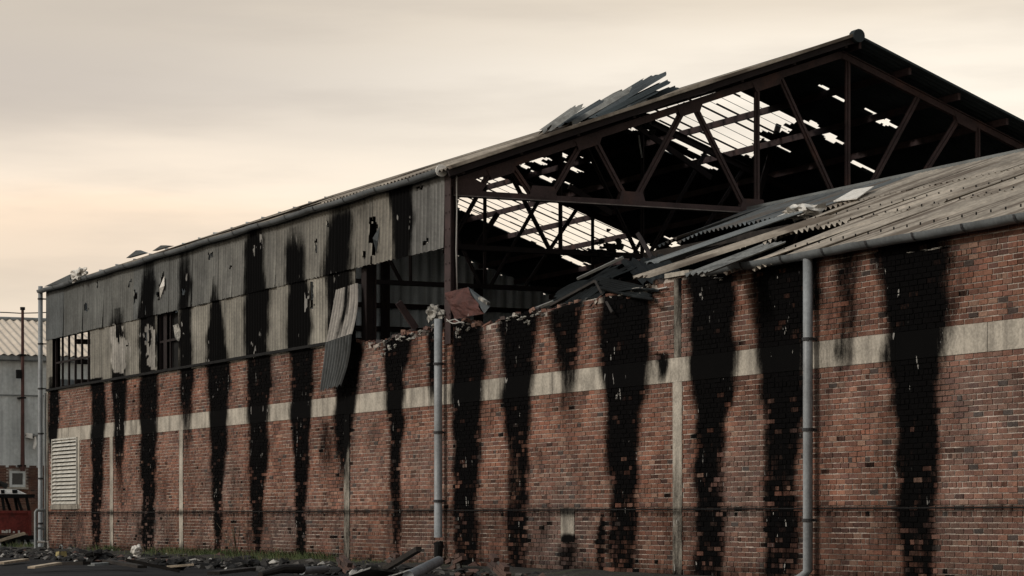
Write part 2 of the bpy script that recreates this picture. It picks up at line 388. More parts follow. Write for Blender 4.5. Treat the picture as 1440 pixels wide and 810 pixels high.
def brick_wall(u0, u1, parent, label_soot=True):
    mb = MB(); nc = int(5.6/CH)
    for i in range(nc):
        z0 = i*CH
        header = (i % 5 == 3)
        L = BL/2+.004 if header else BL
        off = (BL/4 if header else (0 if i % 2 else BL/2))
        zoff = .006*math.sin(i*1.7)
        u = math.floor(u0/L)*L+off-L
        dv = 1+.10*math.sin(i*2.3)
        while u < u1:
            a = u+.008+random.uniform(-.003,.003); b = u+L-.008+random.uniform(-.003,.003); u += L
            if b < u0+.02 or a > u1: continue
            a = max(a, u0); b = min(b, u1); m = (a+b)/2
            if b-a < .04: continue
            zz0 = z0+.008+random.uniform(-.003,.0025); zz1 = z0+CH-.008+random.uniform(-.0025,.0025)
            top = ztop(m)
            if m > tu[2] and m < tu[-1]: top += random.uniform(-.09, .03)
            if zz1 > top+.01: continue
            if zz1 > BAND0 and zz0 < BAND1: continue
            for p in PIL:
                if zz0 > BAND0 and p != PIL[3]: continue
                hw_ = .170 if zz0 < BAND0 else .135
                if a < p-hw_ < b: b = p-hw_
                elif a < p+hw_ < b: a = p+hw_
                elif p-hw_ <= a and b <= p+hw_: a = b
            if b-a < .03: continue
            m = (a+b)/2
            if LV[0]-.25 < m < LV[1]+.25 and LV[2]-.12 < (zz0+zz1)/2 < LV[3]+.05: continue
            c = random.choices(PAL, PW)[0]
            g = 1+.35*mnoise.noise(Vector((m*.45, z0*.5, 1.)))+.3*mnoise.noise(Vector((m*1.7, z0*1.9, 5.)))
            if z0 < 1.25: g *= .68
            g *= dv*random.uniform(.88, 1.12)*(1+.22*mnoise.noise(Vector((m*.12, z0*.25, 14.))))
            gr = .25*max(0, mnoise.noise(Vector((m*.3, z0*.6, 9.)))+.1)   # lime bloom
            c = tuple(x*g*(1-gr)+.16*gr for x in c)
            d = random.uniform(-.005, .006); r = random.random()
            if r < .02: d = .004; c = tuple(x*.45 for x in c)
            t = [random.uniform(-.003, .003) for _ in range(4)]
            e = random.uniform(.0, .006)
            mb.add([(a,d+t[0],zz0),(b,d+t[1],zz0),(b-e,d+t[2],zz1),(a,d+t[3],zz1-e),(a,.06,zz0),(b,.06,zz0),(b,.06,zz1),(a,.06,zz1)],
                   [(0,1,2,3),(0,4,5,1),(1,5,6,2),(2,6,7,3),(3,7,4,0)], c)
    def bs(V):
        s = soot_of(V)
        per = np.repeat(rng.random(len(V)//8), 8)
        z = V[:,2]; lowf = np.clip((3.5-z)/3.2, 0, 1)*.46
        s = s*(1-lowf*(per**1.3)*1.3)
        s = np.where((per > .93), s*.72, s)
        s = s+(per < .015)*.35
        return np.clip(s, 0, 1).astype(np.float32)
    w = mb.build('brick_wall', M['brick'], parent, soot=bs)
    mo = MB()
    def seg(a, b, z0, z1, tf=None): mo.grid(a, b, z0, z1, .012, .085, tf)
    if u0 < LV[0] < u1:
        seg(u0, LV[0]-.02, 0, Z_LEDGE, ztop); seg(LV[0]-.02, LV[1]+.02, 0, LV[2]-.02); seg(LV[0]-.02, LV[1]+.02, LV[3]+.02, Z_LEDGE); seg(LV[1]+.02, u1, 0, Z_LEDGE, ztop)
    else: seg(u0, u1, 0, Z_LEDGE, ztop)
    # back and top of the wall
    nn = int((u1-u0)/.12)
    for i in range(nn):
        a, b = u0+(u1-u0)*i/nn, u0+(u1-u0)*(i+1)/nn; za, zb = ztop(a)-.01, ztop(b)-.01
        mo.add([(a,.012,za),(b,.012,zb),(b,.33,zb),(a,.33,za),(a,.33,0),(b,.33,0)], [(0,1,2,3),(3,2,5,4)])
    for e in (u0, u1): mo.add([(e,.012,0),(e,.33,0),(e,.33,ztop(e)-.01),(e,.012,ztop(e)-.01)], [(0,1,2,3)])
    mo.build('mortar_core', M['mortar'], w, soot=soot_of)
    return w
bw_h = brick_wall(U_FAR, -.001, hall)
bw_w = brick_wall(.001, U_NEAR, wing)

def slab(mb, u0, u1, z0, z1, w0, w1, step=.09):
    mb.grid(u0, u1, z0, z1, w0, step)
    mb.add([(u0,w0,z1),(u1,w0,z1),(u1,w1,z1),(u0,w1,z1),(u0,w0,z0),(u1,w0,z0),(u1,w1,z0),(u0,w1,z0)], [(0,1,2,3),(7,6,5,4),(0,3,7,4),(1,5,6,2)])
def bands(u0, u1, par):
    u = u0
    while u < u1-.05:
        e = min(u+2.35, u1)
        m_ = MB(); slab(m_, u+.006, e-.006, BAND0, BAND1, -.006+random.uniform(-.003,.003), .05)
        m_.build('concrete_band', M['concrete'], par, soot=soot_of); u = e
bands(U_FAR, 0, bw_h); bands(0, U_NEAR, bw_w)
for k, p in enumerate(PIL):
    m_ = MB(); slab(m_, p-.165, p+.165, .0, BAND0-.004, -.010, .05)
    if k == 3: slab(m_, p-.13, p+.13, BAND1+.004, ztop(p)-.02, -.004, .05)
    m_.build('concrete_pilaster', M['concrete'], bw_w if k == 3 else bw_h, soot=lambda V: np.clip(soot_of(V)+.10+.42*(V[:,2] > BAND1), 0, 1))
# grey render patch low on the wing wall
m_ = MB(); a = wl(789,715); b = wl(808,762); slab(m_, a[0], b[0], b[2], a[2], -.008, .02)
m_.build('render_patch', M['concrete'], bw_w, soot=lambda V: np.clip(soot_of(V)+.22, 0, 1))
# projecting damp course
for (a, b, par) in ((U_FAR, -.002, bw_h), (.002, U_NEAR, bw_w)):
    m_ = MB(); m_.box(a, b, -.010, .03, 1.228, 1.248); m_.build('damp_course', M['black'], par)
# side return of the wing at its near end, far corner strip
m_ = MB(); m_.box(U_FAR-.16, U_FAR-.005, -.02, .33, 0, Z_EAVE-.12); m_.build('corner_post', M['concrete'], hall, soot=lambda V: np.full(len(V), .25, np.float32))

# louvre vent
lv = MB(); a, b, z0, z1 = LV
for (p, q, r, s) in ((a, a+.05, z0, z1), (b-.05, b, z0, z1), (a+.051, b-.051, z0, z0+.05), (a+.051, b-.051, z1-.05, z1)): lv.box(p, q, -.04, .10, r, s)
lo = lv.build('louvre_vent', M['louvre'], hall)
sl = MB(); ns = 17
for i in range(ns):
    z = z0+.06+(z1-z0-.14)*i/(ns-1)
    sl.hexa([(a+.05,-.045,z-.055),(b-.05,-.045,z-.055),(b-.05,-.035,z-.055),(a+.05,-.035,z-.055),(a+.05,.04,z+.045),(b-.05,.04,z+.045),(b-.05,.05,z+.045),(a+.05,.05,z+.045)])
sl.build('slats', M['louvre'], lo)
bk = MB(); bk.box(a, b, .11, .13, z0, z1); bk.build('backing', M['black'], lo)
sd = MB(); slab(sd, a-.1, b+.15, z0-.16, z0-.01, -.05, .05); sd.build('sill', M['concrete'], lo, soot=lambda V: np.full(len(V), .35, np.float32))
sd = MB(); slab(sd, b+.03, b+.22, z0-.15, z1+.1, -.008, .03); sd.build('jamb', M['concrete'], lo, soot=lambda V: np.full(len(V), .18, np.float32))

# ledge under the cladding
m_ = MB(); m_.box(U_FAR-.02, ux(500), -.09, .33, Z_LEDGE+.002, Z_LEDGE+.07); m_.build('sill_rail', M['black'], hall)

# ------------------------------------------------------------------ cladding sheets
def pxpoly(P, w=0.0): return [(wl(x, y, w)[0], wl(x, y, w)[2]) for x, y in P]
HOLES = [pxpoly(P) for P in (
 [(138,396),(141,393),(142,406),(139,407)], [(183,392),(189,391),(190,400),(184,399)], [(192,412),(197,411),(197,423),(193,422)],
 [(224,412),(229,388),(234,384),(235,400),(230,420),(224,420)], [(259,406),(263,402),(264,418),(260,419)], [(296,354),(302,353),(303,363),(298,362)],
 [(522,322),(530,305),(534,304),(536,325),(534,355),(529,362),(526,340)], [(515,352),(520,350),(521,366),(516,368)],
 [(440,398),(443,392),(444,428),(440,432)], [(446,348),(449,342),(450,352),(447,354)], [(463,312),(466,310),(467,320),(464,322)],
 [(588,264),(598,263),(599,270),(590,272)], [(122,430),(126,428),(127,438),(123,440)], [(600,338),(606,334),(609,345),(601,348)],
 [(178,480),(182,478),(183,484),(179,486)], [(328,372),(331,371),(331,376),(328,376)], [(206,464),(210,462),(211,474),(207,478)],
)]
def clad_soot(V):
    s = soot_of(V)
    for P in PALE:
        m = np.array([inpoly(a, b, P) and mnoise.noise(Vector((a*1.5, b*.8, 4.)))+.35*mnoise.noise(Vector((a*7, b*3, 2.)))+.1 > .03 for a, b in zip(V[:,0], V[:,2])])
        s = np.where(m, s*.25, s)
    return s.astype(np.float32)
def clad_hole(c, i, k):
    a = c[0]+.13*mnoise.noise(Vector((c[0]*5, c[2]*6, 1.))); b = c[2]+.22*mnoise.noise(Vector((c[0]*6, c[2]*4, 8.)))
    return any(inpoly(a, b, P) for P in HOLES)
PALE = [pxpoly(P) for P in ([(156,462),(166,454),(184,462),(186,500),(178,526),(162,524),(156,500)], [(202,462),(212,455),(221,465),(220,500),(212,518),(203,500)], [(215,500),(222,500),(222,520),(215,520)])]
def clad_col(c):
    def f(v):
        for P in PALE:
            if inpoly(v[0], v[2], P):
                n = mnoise.noise(Vector((v[0]*1.5, v[2]*.8, 4.)))+.35*mnoise.noise(Vector((v[0]*7, v[2]*3, 2.)))+.1
                t_ = min(1, max(0, (n+.12)/.3)); return tuple(c[q]*(1-t_)+(.50,.475,.43)[q]*t_ for q in range(3))
        return c
    return f
gaps = [(ux(75), ux(130)), (ux(222), ux(252)), (ux(503), ux(636))]
SW = 1.06
def slant(u): return 0
us = []; u = U_FAR+.03
while u < -.40: us.append((u, min(u+SW, -.34))); u += SW
for i, (a, b) in enumerate(us):
    if b-a < .15: continue
    # upper tier
    x = proj((a+b)/2, 0, 8)[0]
    t = min(1, max(0, (x-120)/450))
    base = np.array((.150,.165,.168))*(1-t)+np.array((.27,.25,.21))*t
    if x > 585: base = np.array((.19,.19,.18))
    if 100 < x < 190: base = base*1.05+np.array((.02,.012,0))
    f = random.uniform(.85, 1.12)
    m_ = MB(); hgt = Z_EAVE-.06-(Z_TIER-.10)
    if x > 600: pass
    nx = b-a+.03
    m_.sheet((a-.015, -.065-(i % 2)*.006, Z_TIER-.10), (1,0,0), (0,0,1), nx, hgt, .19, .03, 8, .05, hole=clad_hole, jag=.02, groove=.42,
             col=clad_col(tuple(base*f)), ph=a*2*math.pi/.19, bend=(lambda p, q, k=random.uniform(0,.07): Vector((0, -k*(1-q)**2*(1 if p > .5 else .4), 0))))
    m_.build('cladding_sheet', M['cladding'], hall, soot=clad_soot, smoothf=True)
    # lower tier, split around the openings
    for (p, q) in [(a, b)]:
        pieces = [(p, q)]
        for (g0, g1) in gaps:
            nxt = []
            for (s0, s1) in pieces:
                if s1 <= g0 or s0 >= g1: nxt.append((s0, s1)); continue
                if s0 < g0: nxt.append((s0, g0))
                if s1 > g1: nxt.append((g1, s1))
            pieces = nxt
        for (s0, s1) in pieces:
            if s1-s0 < .12: continue
            x = proj((s0+s1)/2, 0, 6)[0]
            base = np.array((.37,.35,.30))*random.uniform(.82, 1.12)
            m_ = MB()
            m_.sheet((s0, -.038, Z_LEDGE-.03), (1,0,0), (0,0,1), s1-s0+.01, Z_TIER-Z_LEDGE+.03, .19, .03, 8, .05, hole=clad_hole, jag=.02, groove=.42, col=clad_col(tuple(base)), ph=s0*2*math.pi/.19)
            m_.build('cladding_sheet', M['cladding'], hall, soot=clad_soot, smoothf=True)
# window framing in the two openings
for (x0, x1, nv, nh) in ((76,131,6,2),(222,252,2,2)):
    a, b = ux(x0), ux(x1); fr = MB()
    z0, z1 = Z_LEDGE+.07, Z_TIER-.05
    for i in range(nv+1):
        u = a+(b-a)*i/nv; fr.box(u-.035, u+.035, .05, .11, z0, z1)
    for j in range(nh+1):
        z = z0+(z1-z0)*j/nh; fr.box(a, b, .052, .10, z-.03, z+.03)
    fr.build('window_frame', M['dark_steel'], hall)
fr = MB(); a, b = ux(229), ux(250)
fr.box(a, b, .14, .15, Z_LEDGE+.1, Z_TIER-.1); fr.build('window_pane', M['black'], hall)
# curl of torn sheet beside the small window
# ------------------------------------------------------------------ steel frame of the hall
col = MB()
def ibeam(mb, u, w0, w1, z0, z1, t=.02):
    mb.box(u-.15, u+.15, w0, w0+t, z0, z1); mb.box(u-.15, u+.15, w1-t, w1, z0, z1); mb.box(u-.012, u+.012, w0+t, w1-t, z0, z1)
BAY = 4.9; FR = [-.17-BAY*i for i in range(6) if -.17-BAY*i > U_FAR]+[U_FAR+.2]
for i, u in enumerate(FR):
    c = MB()
    if i == 0:
        c.box(-.33, -.02, -.05, -.03, Z_LEDGE-.4, Z_EAVE-.05); c.box(-.19, -.16, -.03, .10, Z_LEDGE-.4, Z_EAVE-.05); c.box(-.33, -.02, .10, .12, Z_LEDGE-.4, Z_EAVE-.05)
        for k in range(9):
            for q in (-.27, -.09): c.box(q, q+.035, -.065, -.05, Z_LEDGE+.2+k*.36, Z_LEDGE+.235+k*.36)
    else: ibeam(c, u, .05, .30, 0.0, Z_EAVE-.05)
    c.build('column', M['rust_steel'] if i == 0 else M['dark_steel'], hall)
    if i: c = MB(); ibeam(c, u, W_E-.3, W_E-.05, 0, Z_EAVE-.05); c.build('column', M['dark_steel'], hall)
# the gable truss from its nodes in the photograph
def zroofL(w): return Z_EAVE+T_L*w
def zroofR(w): return Z_AP-T_L*(w-W_AP)
def zroof(w): return zroofL(w) if w < W_AP else zroofR(w)
zb = gb(637, 273, -.17)[2]
ZB = zb
MEMB = [((694,221),(669,268),.12),((716,209),(751,280),.13),((822,180),(772,280),.13),((832,176),(884,284),.14),((965,136),(889,284),.14),
        ((973,130),(1050,296),.14),((1064,104),(1064,296),.13),((1094,98),(1186,306),.14),((1192,64),(1192,308),.13),((1293,118),(1200,308),.14),
        ((1350,163),(1258,310),.14),((1375,158),(1375,318),.12),((1460,215),(1410,318),.12)]
NODES = []
for a, b, wd in MEMB:
    p, q = gb(*a, -.17), gb(*b, -.17)
    NODES.append(((p[1], min(p[2], zroof(p[1])-.30)), (q[1], ZB), wd))
GUS = [(762,278,.62,.22),(887,279,.62,.22),(1057,290,.62,.22),(1192,304,.6,.22)]
GUT = [(705,215,.75,-1),(827,180,.7,-1),(969,134,.7,-1),(1078,101,.85,-1),(1357,150,.7,1)]
def truss(u, m, first):
    r = MB()
    # top chords as double angles, bottom chord
    for sgn, (w0, w1) in ((-1, (.0, W_AP)), (1, (W_AP, W_E))):
        for du in (-.05, .05): r.bar((u+du, w0, zroof(w0)-.34), (u+du, w1, zroof(w1)-.34), .16, .02)
        r.bar((u, w0, zroof(w0)-.27), (u, w1, zroof(w1)-.27), .02, .22)
    root = r.build('roof_truss', m, hall)
    c = MB()
    for du in (-.06, .06): c.box(u+du-.01, u+du+.01, 0.05, W_E-.05, ZB-.02, ZB+.09)
    ch = c.build('bottom_chord', m, root)
    c = MB(); c.box(u-.11, u+.11, .05, W_E-.05, ZB-.045, ZB-.022); c.build('flange', M['steel_edge'] if first else m, ch)
    if not first:
        pass
    for (a, b, wd) in NODES:
        x = MB(); o = random.uniform(-.01, .01)
        if not first: wd *= .75
        x.bar((u+o, a[0], a[1]), (u+o, b[0], b[1]), wd, .05); x.bar((u+o+.03, a[0], a[1]), (u+o+.03, b[0], b[1]), .03, .07)
        x.build('strut', m, root)
    for (px, py, wd, hh) in (GUS if first else []):
        w = gb(px, py, -.17)[1]; x = MB()
        x.poly_prism([(u-.075, w-wd*.55, ZB+.02), (u-.075, w+wd*.55, ZB+.02), (u-.075, w+wd*.42, ZB+hh+.06), (u-.075, w-wd*.42, ZB+hh+.06)], (.15, 0, 0))
        x.build('gusset_plate', m, root)
    for (px, py, wd, sg) in (GUT if first else []):
        w = gb(px, py, -.17)[1]; x = MB(); k = wd*.5
        x.poly_prism([(u-.075, w-k, zroof(w-k)-.30), (u-.075, w+k, zroof(w+k)-.30), (u-.075, w+k*.7, zroof(w+k*.7)-.55), (u-.075, w-k*.7, zroof(w-k*.7)-.55)], (.15, 0, 0))
        x.build('gusset_plate', m, root)
    x = MB(); x.poly_prism([(u-.08, .05, ZB), (u-.08, .62, ZB), (u-.08, .82, ZB+.22), (u-.08, .42, zroofL(.42)-.30), (u-.08, .05, zroofL(.05)-.32)], (.16, 0, 0))
    x.build('gusset_plate', m, root)
    return root
truss(-.17, M['rust_steel'], True)
for u in (FR[2], FR[4]): truss(u, M['dark_steel'], False)

# purlins on both slopes
NP = 7
for i in range(NP+1):
    w = W_AP+(W_E-W_AP)*(i+.12)/(NP+.2); r = MB()
    z = zroofR(w); r.bar((U_FAR, w, z-.14), (OVER-.12, w, z-.14), .16, .07, side=(0,1,0)); r.build('purlin', M['rust_steel'], hall)
    w = W_AP*(i+.05)/(NP+.2); z = zroofL(w); r = MB(); r.bar((U_FAR, w, z-.14), (OVER-.12, w, z-.14), .16, .07, side=(0,1,0)); r.build('purlin', M['dark_steel'], hall)

# ------------------------------------------------------------------ hall roof
nR = (0, math.sin(math.atan(T_L)), math.cos(math.atan(T_L)))
def onR(x, y):
    p = on_plane(x, y, (0, W_AP, Z_AP), nR); return (p[0], p[1])
RH = [[onR(x, y) for x, y in P] for P in (
 [(655,234),(668,226),(700,240),(742,262),(800,286),(832,303),(860,316),(886,330),(905,338),(918,343),(913,353),(884,358),(866,346),(846,352),(812,350),(774,353),(748,341),(720,329),(690,316),(668,304),(643,294),(643,276),(652,262)],
 [(785,356),(800,360),(830,372),(826,377),(806,370),(790,362)],
 [(838,358),(846,352),(864,346),(880,352),(868,362),(852,360)],
 [(870,350),(884,332),(912,346),(930,354),(910,362),(884,357)],
 [(728,211),(742,212),(768,222),(762,230),(742,226),(730,220)], [(770,200),(794,214),(792,221),(772,208)], [(795,228),(812,236),(806,242),(796,236)],
 [(746,238),(778,252),(774,257),(750,244)], [(800,258),(810,262),(808,266),(801,263)], [(822,220),(842,232),(840,235),(820,223)],
 [(730,226),(742,232),(740,238),(730,232)],
 [(862,169),(885,158),(905,151),(960,131),(1018,117),(1062,138),(1086,150),(1118,166),(1120,172),(1096,190),(1070,182),(1062,196),(1060,216),(1040,214),(1012,218),(990,223),(968,212),(946,196),(938,180),(918,176),(900,184),(884,186)],
 [(1131,173),(1146,172),(1186,196),(1172,203)], [(940,213),(964,218),(988,229),(984,232),(958,222)], [(990,230),(1009,237),(1003,241),(990,235)],
 [(1068,188),(1104,208),(1098,210),(1066,192)], [(1092,178),(1112,178),(1106,186),(1094,188)], [(1150,121),(1160,124),(1182,138),(1178,140)],
 [(1214,152),(1226,154),(1256,173),(1250,178),(1234,170)], [(1196,224),(1230,240),(1226,243),(1198,230)], [(1326,152),(1332,153),(1331,157)], [(1340,155),(1345,156),(1343,158)],
 [(1044,214),(1063,214),(1062,222),(1050,220)], [(941,333),(952,337),(962,346),(950,352),(943,348)],
)]
ticks = [abs(hash((i*7919) % 104729)) % 1000/1000 for i in range(4000)]
def rhole(c, i, k):
    j = (ticks[i % 4000]-.5)*.34
    u, w = c[0]+.14*mnoise.noise(Vector((c[0]*2.1, c[1]*2.6, 3.))), c[1]+j*(1 if (i//2) % 2 else .4)+.16*mnoise.noise(Vector((c[0]*2.4, c[1]*1.6, 11.)))
    for n_, P in enumerate(RH):
        if inpoly(u, w, P):
            big = n_ in (0, 3, 11)
            if big:
                if i % 12 == 0: return ticks[(i+k//18*31) % 4000] < .08
                if i % 12 == 1: return ticks[(i+k//18*17) % 4000] < .10
                if i % 12 == 2: return ticks[(i+k//14*17) % 4000] < .55
                s = mnoise.noise(Vector((u*1.1, w*1.3, 2.)))
                if s > .62: return False
            return True
    return False
SLn = math.hypot(W_AP, Z_AP-Z_EAVE)
dR = (0, (W_E-W_AP), -(Z_AP-Z_EAVE)); dL = (0, -W_AP, -(Z_AP-Z_EAVE))
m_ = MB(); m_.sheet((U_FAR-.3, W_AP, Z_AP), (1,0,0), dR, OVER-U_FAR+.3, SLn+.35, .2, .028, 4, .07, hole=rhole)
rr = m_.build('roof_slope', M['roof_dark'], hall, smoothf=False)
def lhole(c, i, k):
    u, w = c[0], c[1]; n_ = mnoise.noise(Vector((u*.35, w*.5, 7.)))
    if -30.5 < u < -13 and 1.2 < w < 8 and n_ > -.12: return i % 12 > 1  # unseen gaps added to let light into the hall
    return -9 < u < -1.2 and 3.5 < w < 8.5 and n_ > .12 and i % 10 > 1
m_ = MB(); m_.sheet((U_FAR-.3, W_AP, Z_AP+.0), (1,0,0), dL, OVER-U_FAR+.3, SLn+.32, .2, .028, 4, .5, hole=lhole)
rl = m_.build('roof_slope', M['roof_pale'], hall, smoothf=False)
# verge trims, ridge cap
v = MB(); v.bar((OVER+.02, -.3, zroofL(-.3)+.02), (OVER+.02, W_AP, Z_AP+.02), .07, .10); v.build('verge_trim', M['roof_pale'], hall)
v = MB(); v.bar((OVER-.06, -.3, zroofL(-.3)-.10), (OVER-.06, W_AP, Z_AP-.10), .13, .06); v.build('barge_board', M['dark_steel'], hall)
v = MB(); v.bar((OVER+.01, W_AP, Z_AP-.01), (OVER+.01, W_E+.3, zroofR(W_E+.3)-.01), .05, .05); v.build('verge_trim', M['roof_dark'], hall)
v = MB(); v.tube([(U_FAR-.3, W_AP, Z_AP-.01), (OVER+.06, W_AP, Z_AP-.01)], .05, 8); v.tube([(OVER-.1, W_AP, Z_AP-.03), (OVER+.10, W_AP, Z_AP-.03)], .15, 14); v.build('ridge_cap', M['roof_dark'], hall)
# end of each wave along the left verge and eave is real corrugation; the right wall and the far gable close the hall
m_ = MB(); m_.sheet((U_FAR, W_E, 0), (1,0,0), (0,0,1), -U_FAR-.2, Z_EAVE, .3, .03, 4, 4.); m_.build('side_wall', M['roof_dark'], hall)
def far_hole(c, i, k):
    return c[2] > zroof(c[1])-.02 or (c[1] < 1.9 and Z_LEDGE+.5 < c[2] < Z_TIER+.2 and c[1] > .3)
m_ = MB(); m_.sheet((U_FAR+.02, .0, Z_LEDGE-.6), (0,1,0), (0,0,1), W_E, Z_AP-Z_LEDGE+.6, .36, .03, 6, .2, hole=far_hole); m_.build('gable_cladding', M['inner_sheet'], hall)
m_ = MB(); m_.box(U_FAR-.2, U_FAR+.12, .34, W_E, 0, Z_LEDGE-.4); m_.build('gable_wall', M['black'], hall)
for z in (Z_LEDGE+.25, Z_LEDGE+.9, Z_LEDGE+1.55, Z_LEDGE+2.3, Z_LEDGE+3.1):
    g = MB(); g.box(U_FAR+.07, U_FAR+.2, .9 if z < Z_TIER else .1, W_E-.1 if z < Z_EAVE else W_E*.75, z, z+.16); g.build('girt', M['dark_steel'], hall)
for w in (3.6, 7.2, 11.5, 15.):
    g = MB(); g.box(U_FAR+.21, U_FAR+.45, w, w+.25, 0, zroof(w)-.4); g.build('gable_column', M['dark_steel'], hall)
# bent bracing inside the hall
for (a, b, u) in (((668,350),(700,300),-20),((560,425),(585,462),-3),((800,262),(860,300),-8),((856,150),(1000,250),-9),((1095,175),(1060,300),-9)):
    p, q = gb(*a, u), gb(*b, u); g = MB(); g.bar(p, q, .15, .06); g.build('brace', M['rust_steel'] if u > -5 else M['dark_steel'], hall)
# floor inside
m_ = MB(); m_.add([(U_FAR,.34,.01),(0,.34,.01),(0,W_E,.01),(U_FAR,W_E,.01)], [(0,1,2,3)]); m_.build('floor_slab', M['black'], hall)
# eave soffit closing the roof edge to the cladding
m_ = MB(); m_.box(U_FAR-.1, -.02, -.04, .06, Z_EAVE-.22, Z_EAVE-.02); m_.build('eave_beam', M['dark_steel'], hall)

# ------------------------------------------------------------------ gutters and pipes
def gutter(u0, u1, z, w, par, r=.11, sag=.03, seg=1.9, capped=True):
    g = MB(); n = max(4, int((u1-u0)/.5)); vs = []; K = 9
    for i in range(n+1):
        u = u0+(u1-u0)*i/n; zz = z-sag*abs(math.sin(u*.8))-.012*random.random()
        for k in range(K):
            t = math.pi*k/(K-1); vs.append((u, w-r*math.cos(t), zz-r*math.sin(t)))
    g.add(vs, [(i*K+k, (i+1)*K+k, (i+1)*K+k+1, i*K+k+1) for i in range(n) for k in range(K-1)])
    for e in (0, n): 
        if capped: g.add([vs[e*K+k] for k in range(K)], [tuple(range(K))])
    go = g.build('gutter', M['gutter'], par, smoothf=True)
    j = MB(); u = u0+seg
    while u < u1:
        pts = [(u, w-(r+.012)*math.cos(math.pi*k/8), z-.02-(r+.012)*math.sin(math.pi*k/8)) for k in range(9)]
        q = [(a+.05, b, c) for a, b, c in pts]
        j = MB(); j.add(pts+q, [(k, k+1, k+10, k+9) for k in range(8)]); u += seg
        j.build('joint_clip', M['collar'], go)
gutter(U_FAR-.25, -.12, Z_EAVE-.03, -.22, hall)
gutter(ux(1008), U_NEAR, Z_LOW+.03, -.17, wing, r=.12, sag=.02, seg=1.25)
c = MB(); c.tube([(-.12, -.22, Z_EAVE-.08), (-.09, -.22, Z_EAVE-.08)], .13, 16); c.build('gutter_stop_end', M['white_paint'], hall)

def downpipe(x, ytop, ybot, r, par, shoe=False, w=-.16, u=None):
    u = ux(x) if u is None else u
    zt, z0 = wl(x, ytop, w)[2], max(.02, wl(x, ybot, w)[2])
    p = MB(); pts = [(u, w, z0), (u, w, (z0+zt)/2), (u, w, zt)]
    if shoe: pts = [(u-.28, w-.12, .06), (u-.16, w-.06, .10), (u, w, .24), (u, w, (z0+zt)/2), (u, w, zt)]
    p.tube(pts, r, 14); o = p.build('downpipe', M['pipe'], par, smoothf=True)
    z = z0+.75
    while z < zt-.2:
        c = MB(); c.tube([(u, w, z), (u, w, z+.05)], r*1.22, 14); c.box(u-.02, u+.02, w, .0, z+.005, z+.045); z += 1.45
        c.build('collar', M['collar'], o)
    return u, zt
downpipe(1148, 362, 800, .078, wing, shoe=True)
u625, zt625 = downpipe(625, 447, 756, .088, wing, u=ux(626))
p = MB(); p.tube([(u625, -.16, .02), (u625, -.16, .3), (u625+.02, -.155, .5), (u625, -.16, .56)], [.085,.09,.10,.11], 12); p.build('broken_pipe_base', M['black'], wing)
downpipe(65, 400, 770, .075, hall, u=U_FAR-.22, w=-.2)
p = MB(); p.tube([(U_FAR-.02, -.1, .02), (U_FAR-.02, -.1, 5.1)], .035, 8); p.build('conduit', M['galv'], hall)
# hopper / branch over the pipe of the wing
p = MB(); p.tube([(ux(1148), -.16, wl(1148,362,-.16)[2]-.02), (ux(1148), -.17, Z_LOW-.03)], .07, 12); p.build('gutter_outlet', M['gutter'], wing)

# ------------------------------------------------------------------ wing roof
WR = 7.2
sR = .207/K0*1.0
cw0 = -loc(0, 0)[1]
zr = 1.1+.207/K0*(1+WR/(-loc(0,0)[1]) )
T_W = (zr-Z_LOW)/WR
print('wing ridge', zr, 'pitch', math.degrees(math.atan(T_W)), 'D0', -loc(0,0)[1])
nW = (0, -math.sin(math.atan(T_W)), math.cos(math.atan(T_W)))
def onW(x, y): p = on_plane(x, y, (0, 0, Z_LOW+.06), nW); return (p[0], p[1])
def zw(w): return Z_LOW+.06+T_W*w
for q in ((885,392),(960,388),(905,372),(1110,298),(1010,376),(1200,270),(1000,345),(1440,222)): print('onW', q, [round(v, 2) for v in onW(*q)])
up = (0, WR, T_W*WR); Lw = math.hypot(WR, T_W*WR)
tiers = [(-.26, 2.55, onW(1003,380)[0]+.25), (2.35, 5.0, onW(1060,345)[0]-1.6), (4.8, WR, .12)]
WE = {}
for ti, (w0, w1, us_) in enumerate(tiers):
    u = us_; j = 0
    while u < U_NEAR:
        wd = .98; m_ = MB()
        dz = random.uniform(0, .010)
        l = math.hypot(w1-w0, T_W*(w1-w0))
        kink = random.uniform(0, .04) if u > us_+1 else .12
        cc = np.array((.50,.44,.365))*random.uniform(.85, 1.1) if not (ti == 2 and u < 6.) else np.array((.15,.165,.17))
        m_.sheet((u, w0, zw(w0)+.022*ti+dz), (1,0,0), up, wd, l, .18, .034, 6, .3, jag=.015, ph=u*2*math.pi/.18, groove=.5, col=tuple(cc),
                 bend=(lambda p, q, k=kink: Vector((0, 0, -k*(1-q)*(1-p)))))
        m_.build('roof_sheet', M['roof_rib'], wing, smoothf=True); u += wd-.02; j += 1
# rows of fixings
for w0 in (.45, 2.5, 3.6, 4.95, 6.1):
    f_ = MB(); u = (tiers[0][2] if w0 < 2.4 else tiers[1][2] if w0 < 4.9 else .2)+.1
    while u < U_NEAR:
        f_.tube([(u, w0, zw(w0)+.03), (u, w0, zw(w0)+.072)], .013, 5); u += .36
    f_.build('fixings', M['black'], wing)['kind'] = 'stuff'
r = MB(); r.box(.1, U_NEAR, WR-.10, WR+.10, zw(WR)-.02, zw(WR)+.10); r.build('ridge_cap', M['roof_ridge'], wing)
r = MB(); r.sheet((.1, WR, zw(WR)), (1,0,0), (0, WR, -T_W*WR), U_NEAR-.1, Lw, .18, .026, 4, 2.); r.build('roof_slope', M['roof_pale'], wing)
for i in range(6):
    w = .2+i*1.35; r = MB(); r.bar((.6 if i > 2 else tiers[0][2]-.6, w, zw(w)-.14), (U_NEAR, w, zw(w)-.14), .14, .07, side=(0,1,0)); r.build('purlin', M['char_wood'], wing)
